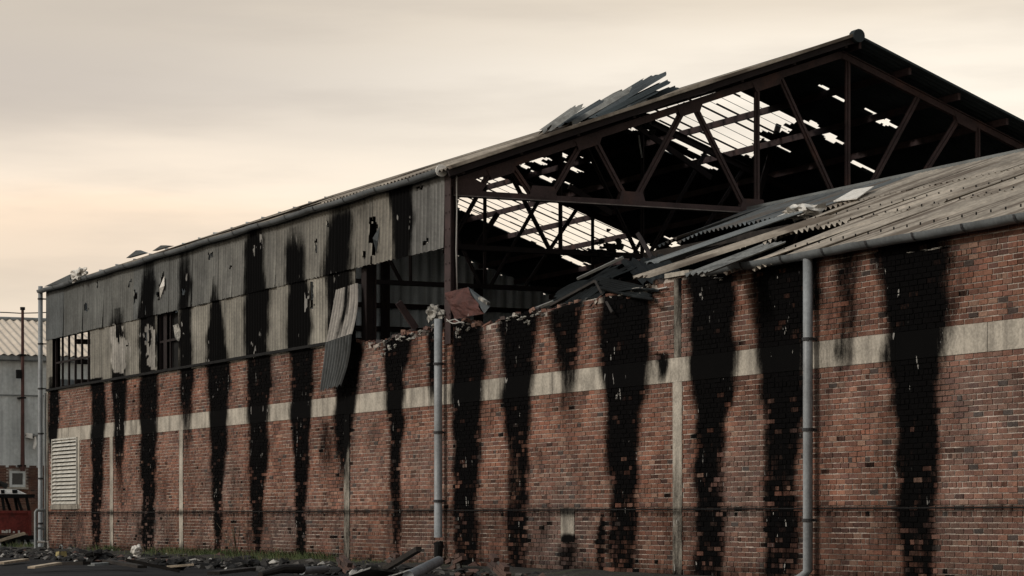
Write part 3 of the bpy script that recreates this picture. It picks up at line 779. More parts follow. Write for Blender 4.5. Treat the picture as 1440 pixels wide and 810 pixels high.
r = MB(); r.box(U_NEAR-.05, U_NEAR, .33, 2*WR, 0, Z_LOW); r.poly_prism([(U_NEAR-.05, .0, Z_LOW), (U_NEAR-.05, 2*WR, Z_LOW), (U_NEAR-.05, WR, zw(WR)-.05)], (.05,0,0)); r.build('end_wall', M['roof_dark'], wing)
r = MB(); r.box(.0, U_NEAR, 2*WR-.2, 2*WR, 0, Z_LOW); r.build('back_wall', M['black'], wing)
m_ = MB(); m_.add([(0,.34,.01),(U_NEAR,.34,.01),(U_NEAR,2*WR,.01),(0,2*WR,.01)], [(0,1,2,3)]); m_.build('floor_slab', M['black'], wing)
# rafters left bare at the collapsed end
for u in (.3, 2.2, 4.0):
    r = MB(); r.bar((u, 3.4 if u > 1 else 4.4, zw(3.4 if u > 1 else 4.4)-.3), (u, WR, zw(WR)-.3), .18, .08); r.build('rafter', M['char_wood'], wing)

# ================================================================== LOOSE THINGS
def quad_sheet(name, A, Bp, C, label, cat, m, pitch=.18, amp=.028, group=None, jag=.12, bend=None, step=.12, hole=None):
    """corrugated sheet: A -> Bp runs along the ridges, A -> C across them"""
    A, Bp, C = Vector(A), Vector(Bp), Vector(C)
    mb = MB(); mb.sheet(A, C-A, Bp-A, (C-A).length, (Bp-A).length, pitch, amp, 6, step, jag=jag, bend=bend, hole=hole)
    o = mb.build(name, m, smoothf=True); return tag(o, label, cat, group)
G1 = 'corrugated sheets slid down at the collapsed end of the wing roof'
def rp(x, y, dz=.0):
    a = on_plane(x, y, (0, 0, Z_LOW+.06+dz), nW); return a
# long pale sheets sliding down from the wing roof
def slide(x0, y0, x1, y1, wid, dz, *a, **k):
    p, q = Vector(rp(x0, y0, dz)), Vector(rp(x1, y1, dz))
    return quad_sheet('roof_sheet', p, q, p+Vector((wid, .05, -.01)), *a, **k)
slide(882,393,1150,306,.62,.10,'long pale corrugated sheet slid down past the wall top, lowest of the slipped sheets','roof sheet',M['roof_pale'],group=G1)
slide(958,389,1075,344,.75,.14,'pale grey corrugated sheet end jutting over the wall top beside the gutter end','roof sheet',M['grey_sheet'],group=G1)
slide(903,372,1112,300,.5,.16,'dark grey corrugated sheet hanging loose along the top verge of the wing roof','roof sheet',M['roof_ridge'],group=G1)
# charred pile on the wall top
def g3(x, y, w): return Vector(wl(x, y, w))
GP = 'charred sheets heaped on the broken wall top'
PILE = [
 ((765,428,.5),(872,368,1.6),(790,436,.1),'long charred corrugated sheet, back slope of the tented heap on the wall top',.5),
 ((790,432,.1),(838,392,.6),(830,436,-.1),'small black sheet leaning on the left foot of the tented heap',.3),
 ((838,390,.5),(915,406,.1),(843,406,.1),'bent blue grey sheet sloping down to the right from the peak of the heap',.3),
 ((872,366,1.6),(905,400,.9),(930,356,2.2),'black sheet standing up behind the peak of the heap',.3),
 ((862,404,.4),(926,403,.2),(864,411,.0),'crumpled sheet with flaked white edge on the wall top left of the brick pier',.3),
 ((776,420,.4),(835,402,.7),(782,412,1.),'thin charred strip sticking out left of the heap',.2),
 ((800,424,.3),(860,384,.8),(812,432,-.05),'charred sheet with a curled lip in the middle of the heap',.3),
]
for a, b, c, lb, j in PILE:
    kk = random.uniform(-.12, .12)
    A, Bq, C = g3(*a), g3(*b), g3(*c)
    quad_sheet('charred_sheet', A, Bq, C, lb, 'metal sheet', M['char_sheet'], group=GP, jag=j, bend=(lambda p, q, k=kk: Vector((0, 0, k*math.sin(q*3.1)*(p-.3)))))
STK = [((700,452,.1),(800,431,.3),.05,M['rust_plate'],'rusty red flat bar lying along the wall top right of the rusty plate'),
       ((775,430,.3),(838,396,.4),.07,M['char_wood'],'charred rafter propped against the tented heap'),
       ((838,396,.35),(862,440,-.12),.06,M['char_wood'],'charred stick hanging from the heap over the wall face'),
       ((905,414,.05),(945,384,.2),.03,M['cable'],'thin pale rod leaning against the brick pier'),
       ((900,412,-.02),(938,404,-.05),.025,M['cable'],'short bent white rod at the foot of the brick pier'),
       ((753,434,.2),(778,424,.3),.05,M['grey_sheet'],'short grey lath at the left tip of the heap'),
       ((898,330,3.),(955,430,1.),.10,M['dark_steel'],'dark fallen brace standing behind the heap'),
       ((812,392,.9),(876,362,1.3),.05,M['grey_sheet'],'pale edged lath lying on top of the heap')]
for a, b, t, m, lb in STK:
    x = MB(); x.bar(tuple(g3(*a)), tuple(g3(*b)), t, t*.8); tag(x.build('fallen_bar', m), lb, 'debris', 'bars and laths fallen on the wall top')
# rubble along the broken crest of the wall (part of each wall)
def crest(u0, u1, n, par, seed, smin=.03, smax=.11):
    r = MB(); random.seed(seed)
    for i in range(n):
        u = random.uniform(u0, u1); z = ztop(u); s = random.uniform(smin, smax)*random.uniform(.5, 1)
        c = random.choice([(.30,.28,.25),(.24,.22,.2),(.12,.06,.05),(.05,.045,.04),(.03,.03,.03),(.15,.075,.055)])
        if i % 2:
            r.lump((u, random.uniform(-.01,.28), z+random.uniform(-.04,.02)), (s*1.0, s*.8, s*.5), i+seed, .5, 2, c)
        else:
            from mathutils import Euler
            R3 = Euler((random.gauss(0,.25), random.gauss(0,.25), random.gauss(0,.7))).to_matrix(); ctr = Vector((u, random.uniform(.04,.26), z+random.uniform(-.01,.05)))
            l_, d_, h_ = random.uniform(.05,.11), .05, .035; c = random.choice([(.14,.07,.05),(.10,.055,.045),(.035,.03,.03),(.17,.10,.075),(.06,.045,.04)])
            r.hexa([tuple(ctr+R3 @ Vector((a*l_, b*d_, e*h_))) for e in (-1,1) for a, b in ((-1,-1),(1,-1),(1,1),(-1,1))], c)
    r.build('crest_rubble', M['grit'], par)['kind'] = 'stuff'
crest(ux(500), -.05, 110, bw_h, 3); crest(.05, ux(1010), 150, bw_w, 4)
# hanging mortar and plaster smears below the crest
def smear(px, w, par, seed):
    r = MB(); random.seed(seed)
    for (x, y, rx, ry) in px:
        p = wl(x, y, w); k = 1/scale_at(x)
        
        for q in range(4):
            a_, b_ = random.gauss(0, .45), random.gauss(0, .45)
            r.lump((p[0]+a_*rx*k*2, w+random.uniform(0,.03), p[2]+b_*ry*k), (rx*k*.7*random.uniform(.4,1), .03, ry*k*.38*random.uniform(.4,1)), seed+x+q, .6, 2, freq=2.)
    r.build('loose_mortar', M['plaster'], par)['kind'] = 'stuff'
smear([(548,486,9,7),(560,478,10,5),(575,473,10,5),(538,497,5,6),(590,470,7,5),(527,490,5,4)], -.02, bw_h, 2)
smear([(735,446,12,4),(748,443,9,5),(742,454,5,8),(715,448,8,3),(645,468,6,8),(655,462,8,5)], -.02, bw_w, 5)
smear([(890,409,16,5),(908,404,12,4),(875,414,9,4),(1300,352,22,2.5),(1330,347,12,2),(990,388,16,4),(1010,392,9,5)], -.02, bw_w, 7)
# brick pier cap
x = MB(); x.box(ux(938), ux(972), -.05, .36, wl(950,388)[2]-.02, wl(950,388)[2]+.06); x.build('pier_cap', M['concrete'], bw_w, soot=lambda V: np.full(len(V), .25, np.float32))

# rusty plate with its flap on top of the column foot
pl = MB(); P = [g3(625,412,-.12), g3(657,404,-.02), g3(681,441,.0), g3(640,449,-.16)]
vs = []; 
for i in range(9):
    for k in range(9):
        a = P[0].lerp(P[1], i/8); b = P[3].lerp(P[2], i/8); p = a.lerp(b, k/8)
        p += Vector((0, -.10*math.sin(i/8*3.1)*math.sin(k/8*3.1)+.05*mnoise.noise(Vector((i*.7,k*.7,1))), .03*mnoise.noise(Vector((i,k,4))))); vs.append(tuple(p))
pl.add(vs, [(i*9+k, (i+1)*9+k, (i+1)*9+k+1, i*9+k+1) for i in range(8) for k in range(8)])
pp = pl.build('rusty_plate', M['rust_plate']); tag(pp, 'buckled rust red steel plate balanced on the broken wall top beside the corner column', 'metal plate')
og = Vector(((np.array(pl.v)[:,0].min()+np.array(pl.v)[:,0].max())/2, (np.array(pl.v)[:,1].min()+np.array(pl.v)[:,1].max())/2, np.array(pl.v)[:,2].min()))
fl = MB(); q = [g3(657,404,.0), g3(676,418,.12), g3(688,432,.12), g3(681,441,.02)]
fl.poly_prism([tuple(p-og) for p in q], (0,.02,.01)); fl.build('torn_flap', M['lift_sheet'], pp)
fl = MB(); fl.bar(tuple(g3(675,419,.02)-og), tuple(g3(687,427,.02)-og), .07, .06); fl.build('edge_roll', M['plaster'], pp)
# rags
def rag(x, y, w, rx, ry, rz, seed, label, m='rag', cat='rag', drape=None):
    p = wl(x, y, w); r = MB(); r.lump(p, (rx, ry, rz), seed, .55, 3, freq=2.4)
    if drape:
        for (a, b, c, d) in drape: r.lump(wl(a, b, w), (c, .05, d), seed+a, .7, 2, freq=2.4)
    return tag(r.build('rag', M[m], smoothf=False), label, cat)
rag(611,441,-.08,.22,.14,.15,3,'pale shredded insulation caught on the wall top left of the downpipe','plaster','insulation',[(606,436,.16,.10),(616,452,.10,.22),(620,443,.2,.09)])
rag(112,386,-.25,.5,.16,.16,5,'white torn rag snagged on the gutter at the far end of the hall',drape=[(104,391,.25,.13),(117,380,.35,.10)])
pz = rp(1122, 300, .1)
r = MB(); r.lump((pz[0], pz[1], pz[2]+.02), (.33,.25,.13), 8, .6, 3, freq=2.6); r.lump((pz[0]+.35, pz[1]+.1, pz[2]+.06), (.2,.2,.10), 9, .6, 2); tag(r.build('rag', M['rag']), 'white crumpled cloth lying on the verge of the wing roof', 'rag')
# loose pale flap near the ridge
p, q, c_ = Vector(rp(1172,284,.12)), Vector(rp(1226,264,.12)), Vector(rp(1196,286,.12))
x = MB(); x.poly_prism([tuple(p), tuple(Vector(rp(1205,280,.1))), tuple(Vector(rp(1229,263,.18))), tuple(Vector(rp(1200,268,.16)))], (0,0,.02)); tag(x.build('loose_flashing', M['rag']), 'pale square of loose flashing lying near the ridge of the wing roof', 'flashing')
# lifted sheets on the hall roof
GL = 'roof sheets peeled up over the gable verge'
def lift(x0, y0, x1, y1, u, wid, label, m='lift_sheet'):
    A, Bq = Vector(gb(x0, y0, u)), Vector(gb(x1, y1, u))
    return quad_sheet('lifted_roof_sheet', A, Bq, A+Vector((-wid, 0, .02)), label, 'roof sheet', M[m], group=GL, jag=.22, amp=.045, pitch=.26)
lift(770,184,824,146,.2,.6,'shortest peeled sheet, lowest of the row on the hall verge','grey_sheet')
lift(790,179,858,138,-.2,.5,'peeled sheet second up from the low end of the row')
lift(800,177,894,122,.0,.7,'peeled pale edged sheet in the middle of the row','grey_sheet')
lift(826,170,940,101,.1,1.0,'longest peeled sheet, raised highest against the sky')
lift(838,166,945,113,.3,.6,'dark peeled sheet lying under the longest one','roof_dark')
lift(862,158,928,126,.35,.5,'dull peeled sheet filling the gap behind the two longest ones','roof_dark')
lift(880,152,915,140,.4,.3,'short curled lip of sheet low on the verge right of the row','grey_sheet')
lift(900,144,957,121,.2,.4,'small dark sheet corner beside the tall peeled sheets','roof_dark')
def shard(x0, y0, x1, y1, x2, y2, label, w=.1):
    x = MB(); x.poly_prism([tuple(g3(x0,y0,w)), tuple(g3(x1,y1,w)), tuple(g3(x2,y2,w))], (0,.15,.01)); return tag(x.build('roof_shard', M['lift_sheet']), label, 'roof shard', 'shards of roofing sticking up from the hall eave')
shard(177,363,191,352,202,356,'grey triangular shard sticking up from the hall eave near the far end')
shard(214,353,226,345,238,346,'flat low shard on the hall eave right of the triangular one')
shard(62,403,100,385,98,396,'dark curled shard at the far corner of the hall eave')
# second layer of sheeting on the eave
m_ = MB(); m_.sheet((ux(470), -.32, zroofL(-.32)+.07), (1,0,0), (0, W_AP, Z_AP-Z_EAVE), -ux(470)-.3, 3.5, .2, .028, 4, .5); m_.build('roof_overlay', M['roof_pale'], hall)
# sheet torn off the cladding and hanging over the wall
hs = MB()
a0 = Vector(wl(472,408,-.10)); a1 = Vector(wl(502,398,-.10)); b0 = Vector(wl(458,482,-.38)); b1 = Vector(wl(494,470,-.34)); c0 = Vector(wl(449,552,-.42)); c1 = Vector(wl(478,544,-.34))
def ribbed(mb, A0, A1, B0, B1, n=80, m=16, amp=.02, waves=9, jag=.0, cbase=None):
    vs = []
    jj = [random.uniform(0, jag) for _ in range(n+1)]
    for i in range(n+1):
        for k in range(m+1):
            p = A0.lerp(A1, i/n).lerp(B0.lerp(B1, i/n), k/m*(1-jj[i]))
            cw_ = math.cos(i/n*waves*2*math.pi)
            vs.append((p.x, p.y+amp*cw_+.06*math.sin(k/m*3.14)*i/n, p.z))
            if cbase: mb.c.append(tuple(v*(.45+.55*(.5-.5*cw_)) for v in cbase))  # rib shade painted into the base colour
    mb.add(vs, [(i*(m+1)+k, (i+1)*(m+1)+k, (i+1)*(m+1)+k+1, i*(m+1)+k+1) for i in range(n) for k in range(m)])
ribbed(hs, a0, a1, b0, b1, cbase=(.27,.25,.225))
ho = hs.build('hanging_sheet', M['cladding'], smoothf=True, soot=lambda V: np.clip(1.0-np.abs((V[:,0]-V[:,0].mean())/.42+.15*np.sin(V[:,2]*4))*1.6, 0, 1)*np.clip((V[:,2]-V[:,2].min())/.9+.35, 0, .95))
V_ = np.array(hs.v); og = Vector(((V_[:,0].min()+V_[:,0].max())/2, (V_[:,1].min()+V_[:,1].max())/2, V_[:,2].min()))
tag(ho, 'torn corrugated sheet hanging folded down over the brick below the big hole in the cladding', 'metal sheet')
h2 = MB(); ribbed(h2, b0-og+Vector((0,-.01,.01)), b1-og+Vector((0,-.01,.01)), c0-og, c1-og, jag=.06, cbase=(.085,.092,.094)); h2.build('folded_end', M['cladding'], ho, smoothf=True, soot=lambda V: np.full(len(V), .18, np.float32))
x = MB(); x.poly_prism([tuple(g3(529,356,-.1)), tuple(g3(524,335,-.22)), tuple(g3(534,318,-.09)), tuple(g3(531,340,-.14))], (0,.01,0)); tag(x.build('torn_flap', M['lift_sheet']), 'small curled flap of metal in the tear of the upper cladding', 'metal scrap', 'torn scraps on the cladding')
x = MB(); x.poly_prism([tuple(g3(225,420,-.1)), tuple(g3(224,405,-.2)), tuple(g3(231,388,-.1)), tuple(g3(231,402,-.16))], (0,.01,0)); tag(x.build('torn_flap', M['rag']), 'pale curled flap of metal high on the far cladding', 'metal scrap', 'torn scraps on the cladding')
x = MB(); ribbed(x, Vector(wl(243,458,-.1)), Vector(wl(250,455,-.1)), Vector(wl(246,476,-.18)), Vector(wl(251,480,-.1)), n=8, m=8, amp=.01, waves=2); tag(x.build('torn_flap', M['plaster']), 'white curl of paint at the right edge of the small window opening', 'metal scrap', 'torn scraps on the cladding')
# cables
def cable(pts, r, label, m='cable'):
    x = MB(); x.tube([tuple(p) for p in pts], r, 6); return tag(x.build('cable', M[m], smoothf=True), label, 'cable')
cable([gb(642,238,.05), gb(642.5,300,.05), gb(641.5,350,.05), gb(643,408,.05)], .014, 'thin white cable hanging straight down beside the rusty corner column')
loopp = []
for i in range(15):
    t = i/14; loopp.append(g3(628+25*t, 449+3*math.sin(t*5)+8*t, -.22-.08*math.sin(t*3)))
cable(loopp, .013, 'loose white wire looped over the top of the downpipe')
cable([g3(628,452,-.2), g3(640,449,-.3), g3(652,456,-.22), g3(650,460,-.12)], .013, 'second short white wire curling right of the downpipe')
cable([on_plane(898,190,(-4,0,0),(1,0,0)), on_plane(900,205,(-4,0,0),(1,0,0)), on_plane(903,222,(-4,0,0),(1,0,0))], .02, 'frayed cable dangling from the broken rooflight', 'galv')
random.seed(77)
# shredded lining hanging in the rooflight
x = MB()
for i in range(26):
    px, py = random.gauss(899, 8), random.gauss(168, 9); p = gb(px, py, -4.2)
    x.lump(p, (.06, random.uniform(.03,.11), random.uniform(.03,.11)), i, .9, 1, freq=2.5)
tag(x.build('shredded_lining', M['black']), 'tangle of burnt lining caught in the open rooflight', 'debris')['kind'] = 'stuff'
x = MB()
for i in range(24):
    px, py = random.gauss(855, 13), random.gauss(352, 7); p = gb(px, py, -9.2)
    x.lump(p, (.08, random.uniform(.05,.16), random.uniform(.03,.08)), i, .9, 1, freq=2.5)
tag(x.build('shredded_lining', M['black']), 'tangle of burnt wreckage hanging low under the long rooflight', 'debris')['kind'] = 'stuff'

# ------------------------------------------------------------------ debris on the ground
def gp(x, y, z=0.): return Vector(gd(x, y, z))
GD = 'timber lying at the foot of the wall'
def plank(x0, y0, z0, x1, y1, z1, t, w, m, label, cat='plank', name='plank', grp=GD):
    a, b = gp(x0, y0, z0), gp(x1, y1, z1); x = MB(); x.bar(tuple(a), tuple(b), t, w, side=(0,0,1)) if False else x.bar(tuple(a), tuple(b), w, t, side=(0,0,1))
    return tag(x.build(name, M[m]), label, cat, grp)
plank(0,792,.06,36,787,.08,.05,.18,'pale_wood','pale plank lying flat at the left edge below the trailer')
plank(44,798,.10,82,792,.16,.04,.16,'pale_wood','pale splintered plank lying below the louvre vent')
plank(76,793,.14,122,792,.16,.07,.3,'char_wood','charred flat board right of the yellow can')
plank(128,794,.12,158,792,.14,.05,.2,'galv','grey board among the ash left of the grass')
plank(176,787,.30,252,803,.08,.06,.12,'char_wood','long charred beam sloping down right of the white bag')
plank(235,797,.12,272,794,.16,.04,.14,'pale_wood','short pale edged lath behind the charred beam')
plank(528,809,.12,589,772,.58,.08,.10,'char_wood','charred beam propped up against the wall left of the downpipe')
plank(150,789,.18,200,797,.10,.06,.2,'char_wood','short charred board under the white bag')
plank(300,806,.12,352,800,.14,.06,.22,'char_wood','charred board lying below the dry stalks')
a, b = gp(574,811,.22), gp(617,789,.36); x = MB(); x.tube([tuple(a), tuple(b)], .085, 14); o = x.build('fallen_downpipe', M['pipe'], smoothf=True); tag(o, 'grey length of broken downpipe resting against the foot of the pipe', 'pipe', 'broken pipes at the foot of the wall')
a, b = gp(424,803,.12), gp(459,800,.12); x = MB(); x.tube([tuple(a), tuple(b)], .07, 12); o = x.build('fallen_downpipe', M['pipe'], smoothf=True); tag(o, 'short dull pipe lying flat beside the charred log', 'pipe', 'broken pipes at the foot of the wall')
a, b = gp(366,808,.10), gp(424,800,.17); x = MB(); x.tube([tuple(a), tuple(a.lerp(b,.5)+Vector((0,0,.05))), tuple(b)], [.05,.08,.09], 10); tag(x.build('charred_log', M['char_wood']), 'thick charred log lying at the foot of the wall', 'log')
x = MB()
A, Bq, C = gp(496,809,.15), gp(545,806,.35), gp(520,798,.2)
for k, (p, q, r_) in enumerate((((490,810,.1),(520,800,.35),(535,812,.1)), ((520,800,.35),(560,806,.2),(535,812,.1)), ((545,812,.08),(575,803,.25),(590,812,.08)))):
    x.poly_prism([tuple(gp(*p)), tuple(gp(*q)), tuple(gp(*r_))], (0,.02,.03))
tag(x.build('crumpled_sheet', M['grey_sheet']), 'crumpled grey metal sheet below the propped charred beam', 'metal sheet')
GBK = 'fallen brickwork below the broken wall top'
random.seed(91)
for i, (xx, yy, lb) in enumerate(((482,806,'tumbled lump of brickwork left of the crumpled grey sheet'), (640,806,'lump of fallen brickwork right of the broken pipe foot'), (700,812,'fallen lump of brickwork below the second streak right of the pipe'), (556,800,'small chunk of fallen brickwork under the propped beam'))):
    p = gp(xx, yy, 0); x = MB(); cz_ = random.uniform(-.4, .4)
    for a_ in range(3):
        for b_ in range(3 if i != 3 else 2):
            if random.random() < .18: continue
            c = random.choice([(.07,.042,.034),(.05,.034,.03),(.085,.052,.042)])
            o_ = Vector(((b_-1)*.235+(a_ % 2)*.11, random.uniform(-.01,.01), a_*.085)); o_ = Vector((o_.x*math.cos(cz_)-o_.z*math.sin(cz_), o_.y, o_.x*math.sin(cz_)+o_.z*math.cos(cz_)))
            q_ = Vector(p)+o_+Vector((0,0,.12)); dx = Vector((math.cos(cz_),0,math.sin(cz_)))*.113; dz_ = Vector((-math.sin(cz_),0,math.cos(cz_)))*.038; dy = Vector((0,.055,0))
            x.hexa([tuple(q_+dx*e+dy*f+dz_*g) for g in (-1,1) for e, f in ((-1,-1),(1,-1),(1,1),(-1,1))], c)
    x.lump((p[0], p[1]+.03, .14), (.28,.07,.13), i, .4, 2, (.05,.046,.043))
    tag(x.build('fallen_brickwork', M['grit']), lb, 'rubble', GBK)
# yellow can with handle
p = gp(86,784,.0); can = thing('yellow_can', 'small battered yellow metal can standing at the foot of the wall below the louvre', 'can', tuple(p))
x = MB(); x.hexa([(-.18,-.12,0),(.18,-.12,0),(.18,.12,0),(-.18,.12,0),(-.15,-.10,.15),(.17,-.10,.17),(.17,.10,.17),(-.15,.10,.15)]); x.build('body', M['yellow'], can)
x = MB(); x.tube([(-.12,0,.23),(-.12,0,.31),(.0,0,.34),(.12,0,.31),(.12,0,.23)], .018, 6); x.build('handle', M['galv'], can)
x = MB(); x.tube([(.17,-.08,.23),(.17,-.08,.27)], .03, 8); x.build('cap', M['black'], can)
p = gp(192,786,.0); x = MB(); x.lump((p[0], p[1], .22), (.16,.15,.15), 12, .18, 3, freq=2.2); x.lump((p[0]+.05, p[1], .08), (.1,.1,.08), 14, .3, 2); tag(x.build('plastic_bag', M['rag']), 'white scrunched plastic bag at the upper end of the long charred beam', 'bag')
for (xx, yy, s, lb) in ((138,790,.38,'black heap of burnt sacking on the ground left of the grass'), (244,802,.28,'low black heap of sacking under the second pilaster'), (352,801,.26,'round black sack beside the charred log'), (225,798,.22,'small black sack near the short lath')):
    p = gp(xx, yy, 0); x = MB(); x.lump((p[0], p[1], s*.25), (s*.95, s*.7, s*.42), xx, .5, 3, freq=2.); tag(x.build('burnt_sack', M['black']), lb, 'sack', 'burnt sacks along the foot of the wall')
# scattered rubble and grass (uncountable)
random.seed(21)
r = MB()
for i in range(2600):
    u = random.uniform(U_FAR-4, ux(760)); w = -random.uniform(.1, 1)**1.3*4.6
    s = random.uniform(.02, .09)*(1.6 if random.random() < .08 else 1)
    c = random.choices([(.012,.012,.012),(.03,.028,.026),(.08,.075,.07),(.30,.29,.27),(.07,.04,.033)], [9,5,2,.55,1.2])[0]
    r.lump((u, w, s*.35+.05*math.exp(w)), (s*1.5, s*1.3, s*.7), i, .7, 1, c)
for i in range(500):
    u = random.uniform(ux(760), U_NEAR); w = -random.uniform(.1, 2.5); s = random.uniform(.02, .08)
    r.lump((u, w, s*.4), (s*1.4, s, s*.7), i, .7, 1, random.choice([(.012,.012,.012),(.06,.055,.05),(.07,.042,.034)]))
o = r.build('rubble', M['grit'], origin=(0,0,0)); o['kind'] = 'stuff'; o['label'] = 'ash, brick bits and burnt litter scattered along the foot of the wall'; o['category'] = 'rubble'
r = MB()
for i in range(5200):
    c = random.choice([(165,6),(300,26),(330,26),(345,20),(400,30),(430,20),(470,20),(250,15),(560,40),(270,20),(50,8),(500,40)])
    x = random.gauss(c[0], c[1])
    if x < 40 or x > 640: continue
    u = ux(x); w = -abs(random.gauss(.15, .5))-.02; h = random.uniform(.06, .26)*(1.3 if random.random() < .08 else 1)*(1 if x < 480 else .5)
    t = random.uniform(0, 6.3); b = .012; lx, ly = math.cos(t)*h*random.uniform(.1,.6), math.sin(t)*h*random.uniform(.1,.6); z0 = .05
    r.add([(u-b,w,z0),(u+b,w,z0),(u+lx*.5+b*.6,w+ly*.5,z0+h*.65),(u+lx,w+ly,z0+h)], [(0,1,2),(0,2,3)])
o = r.build('grass', M['grass'], origin=(0,0,0)); o['kind'] = 'stuff'; o['label'] = 'patchy green and straw weeds growing along the foot of the wall'; o['category'] = 'grass'
# dry stalks
for (x0, n, hh, lb) in ((352, 11, 1.0, 'bare dry weed stalks fanning out at the wall below the tall black streaks'), (655, 5, .35, 'few short dry stalks right of the broken downpipe foot')):
    r = MB(); u = ux(x0)
    for i in range(n):
        t = random.uniform(-1.1, .35); h = hh*random.uniform(.5, 1); q = random.uniform(-.25, .1)
        r.tube([(u+random.uniform(-.1,.1), -.35, .03), (u+t*h*.5, -.35+q*.5, h*.55), (u+t*h*1.15, -.35+q, h)], [.012,.009,.004], 4)
        if random.random() < .6: r.tube([(u+t*h*.6, -.35+q*.5, h*.6), (u+t*h*.6+.15, -.4+q, h*.8)], [.007,.003], 4)
    tag(r.build('dry_weed', M['stalk']), lb, 'weed', 'dry weeds by the wall')

# ================================================================== LEFT BACKGROUND
# shed behind
SU = loc(*[ (30-CX)*135/F, 135.])[0]
def sp(x, y): return gb(x, y, SU)
w_l, w_r = sp(-260, 600)[1], sp(330, 600)[1]
ze = sp(30, 499)[2]; zbk = sp(30, 656)[2]
shed = thing('grey_shed', 'pale roofed shed with grey sheet walls over a brick base beyond the far corner', 'shed', (0,0,0))
x = MB(); x.sheet((SU, w_l, zbk-.05), (0,1,0), (0,0,1), w_r-w_l, ze-zbk+.05, .55, .035, 6, 6); x.build('wall_cladding', M['shed_wall'], shed, smoothf=True)
x = MB()
for i in range(int(zbk/.085)+1):
    z = i*.085
    w = w_l+(.12 if i % 2 else 0)
    c0_, c1_ = sp(-14, 700)[1], sp(80, 700)[1]
    while w < c1_:
        if w > c0_-.3 and not (sp(11,670)[1]-.15 < w < sp(38,670)[1]-.05 and sp(20,690)[2] < z < sp(20,659)[2]):
            c = random.choices(PAL, PW)[0]; c = tuple(v*.6 for v in c)
            x.box(SU, SU+.02, w, w+.225, z, z+.075, c)
        w += .235
sb = x.build('brick_base', M['shed_brick'], shed)
x = MB(); x.box(SU-.2, SU+.006, w_l, w_r, 0, zbk-.06); x.build('base_core', M['mortar'], shed, soot=lambda V: np.full(len(V), .15, np.float32))
# roof slope
zrd, wdp = None, 9.0
pe = sp(30, 497); 
best = None
for d in np.arange(3, 30, .25):
    q = gb(30, 450, SU-d); best = (d, q[2]) if best is None and (q[2]-ze)/d < .36 else best
wdp, zrd = best; print('shed ridge', wdp, zrd, 'eave', ze)
x = MB(); x.sheet((SU+.3, w_l, ze-.02), (0,1,0), (-wdp-.3, 0, zrd-ze+.02), w_r-w_l, math.hypot(wdp+.3, zrd-ze), .42, .05, 6, 30); x.build('roof_slope', M['shed_roof'], shed, smoothf=True)
x = MB(); x.sheet((SU-wdp, w_l, zrd), (0,1,0), (-wdp, 0, ze-zrd), w_r-w_l, math.hypot(wdp, zrd-ze), .42, .05, 6, 30); x.build('roof_slope', M['shed_roof'], shed, smoothf=True)
x = MB(); x.tube([(SU-wdp, w_l, zrd+.02), (SU-wdp, w_r, zrd+.02)], .13, 8); x.build('ridge_cap', M['galv'], shed)
x = MB(); x.box(SU+.1, SU+.36, w_l, w_r, ze-.30, ze-.08); x.build('gutter', M['galv'], shed)
x = MB(); x.box(SU+.04, SU+.08, w_l, w_r, sp(30,556)[2]-.03, sp(30,556)[2]+.03); x.build('lap_strip', M['galv'], shed)
x = MB(); x.box(SU-2*wdp, SU-2*wdp+.1, w_l, w_r, 0, ze); x.box(SU-2*wdp+.12, SU-.21, w_r-.1, w_r, 0, ze); x.build('rear_walls', M['shed_wall'], shed)
wa, wb = sp(13,660)[1], sp(35,660)[1]; za, zb_ = sp(20,685)[2], sp(20,662)[2]
x = MB(); t = .13
for (p, q, r_, s) in ((wa, wa+t, za, zb_), (wb-t, wb, za, zb_), (wa+t, wb-t, za, za+t), (wa+t, wb-t, zb_-t, zb_)): x.box(SU+.0, SU+.09, p, q, r_, s)
wf = x.build('window', M['shed_wall'], shed)
x = MB(); x.box(SU+.01, SU+.04, wa+t, wb-t, za+t, zb_-t); x.build('pane', M['dark_glass'], wf)
x = MB(); x.box(SU-.02, SU+.16, wa-.15, wb+.15, za-.1, za-.01); x.build('sill', M['concrete'], wf, soot=lambda V: np.full(len(V), .1, np.float32))
# mast, lamp on the shed wall
pm = sp(28, 655); mz = pm[2]; mast = thing('rusty_mast', 'slim rust red mast bracketed to the grey shed and rising above its roof', 'mast', (SU+.55, pm[1], mz))
_sp = sp
def sp(x, y): v_ = _sp(x, y); return (v_[0], v_[1], v_[2]-mz)
x = MB(); x.tube([(0,0,-.3),(0,0,1),(0,0,sp(28,436)[2])], [.12,.10,.075], 10); x.build('pole', M['mast'], mast)
x = MB(); x.tube([(0,0,sp(28,437)[2]),(0,0,sp(28,433)[2])], .13, 10); x.build('cap', M['black'], mast)
x = MB(); x.box(-.1,.14,-.34,-.08,sp(28,533)[2],sp(28,521)[2]); x.build('junction_box', M['black'], mast)
x = MB()
for yy in (655, 560, 500): x.box(-.5,.1,-.16,.16,sp(28,yy)[2]-.04,sp(28,yy)[2]+.04)
x.build('brackets', M['black'], mast)
sp = _sp
pl_ = sp(46, 613); lamp = thing('wall_floodlight', 'white floodlight on a bracket on the grey shed wall', 'floodlight', (SU, pl_[1], pl_[2]))
x = MB(); x.box(.05,.3,-.42,.22,-.02,.06); x.box(.0,.05,-.1,.1,-.1,.12); x.build('bracket', M['galv'], lamp)
x = MB(); x.hexa([(.1,-.42,-.10),(.35,-.42,-.10),(.35,-.1,-.16),(.1,-.1,-.16),(.1,-.42,.14),(.35,-.42,.14),(.35,-.1,.12),(.1,-.1,.12)]); x.build('lamp_head', M['white_paint'], lamp)
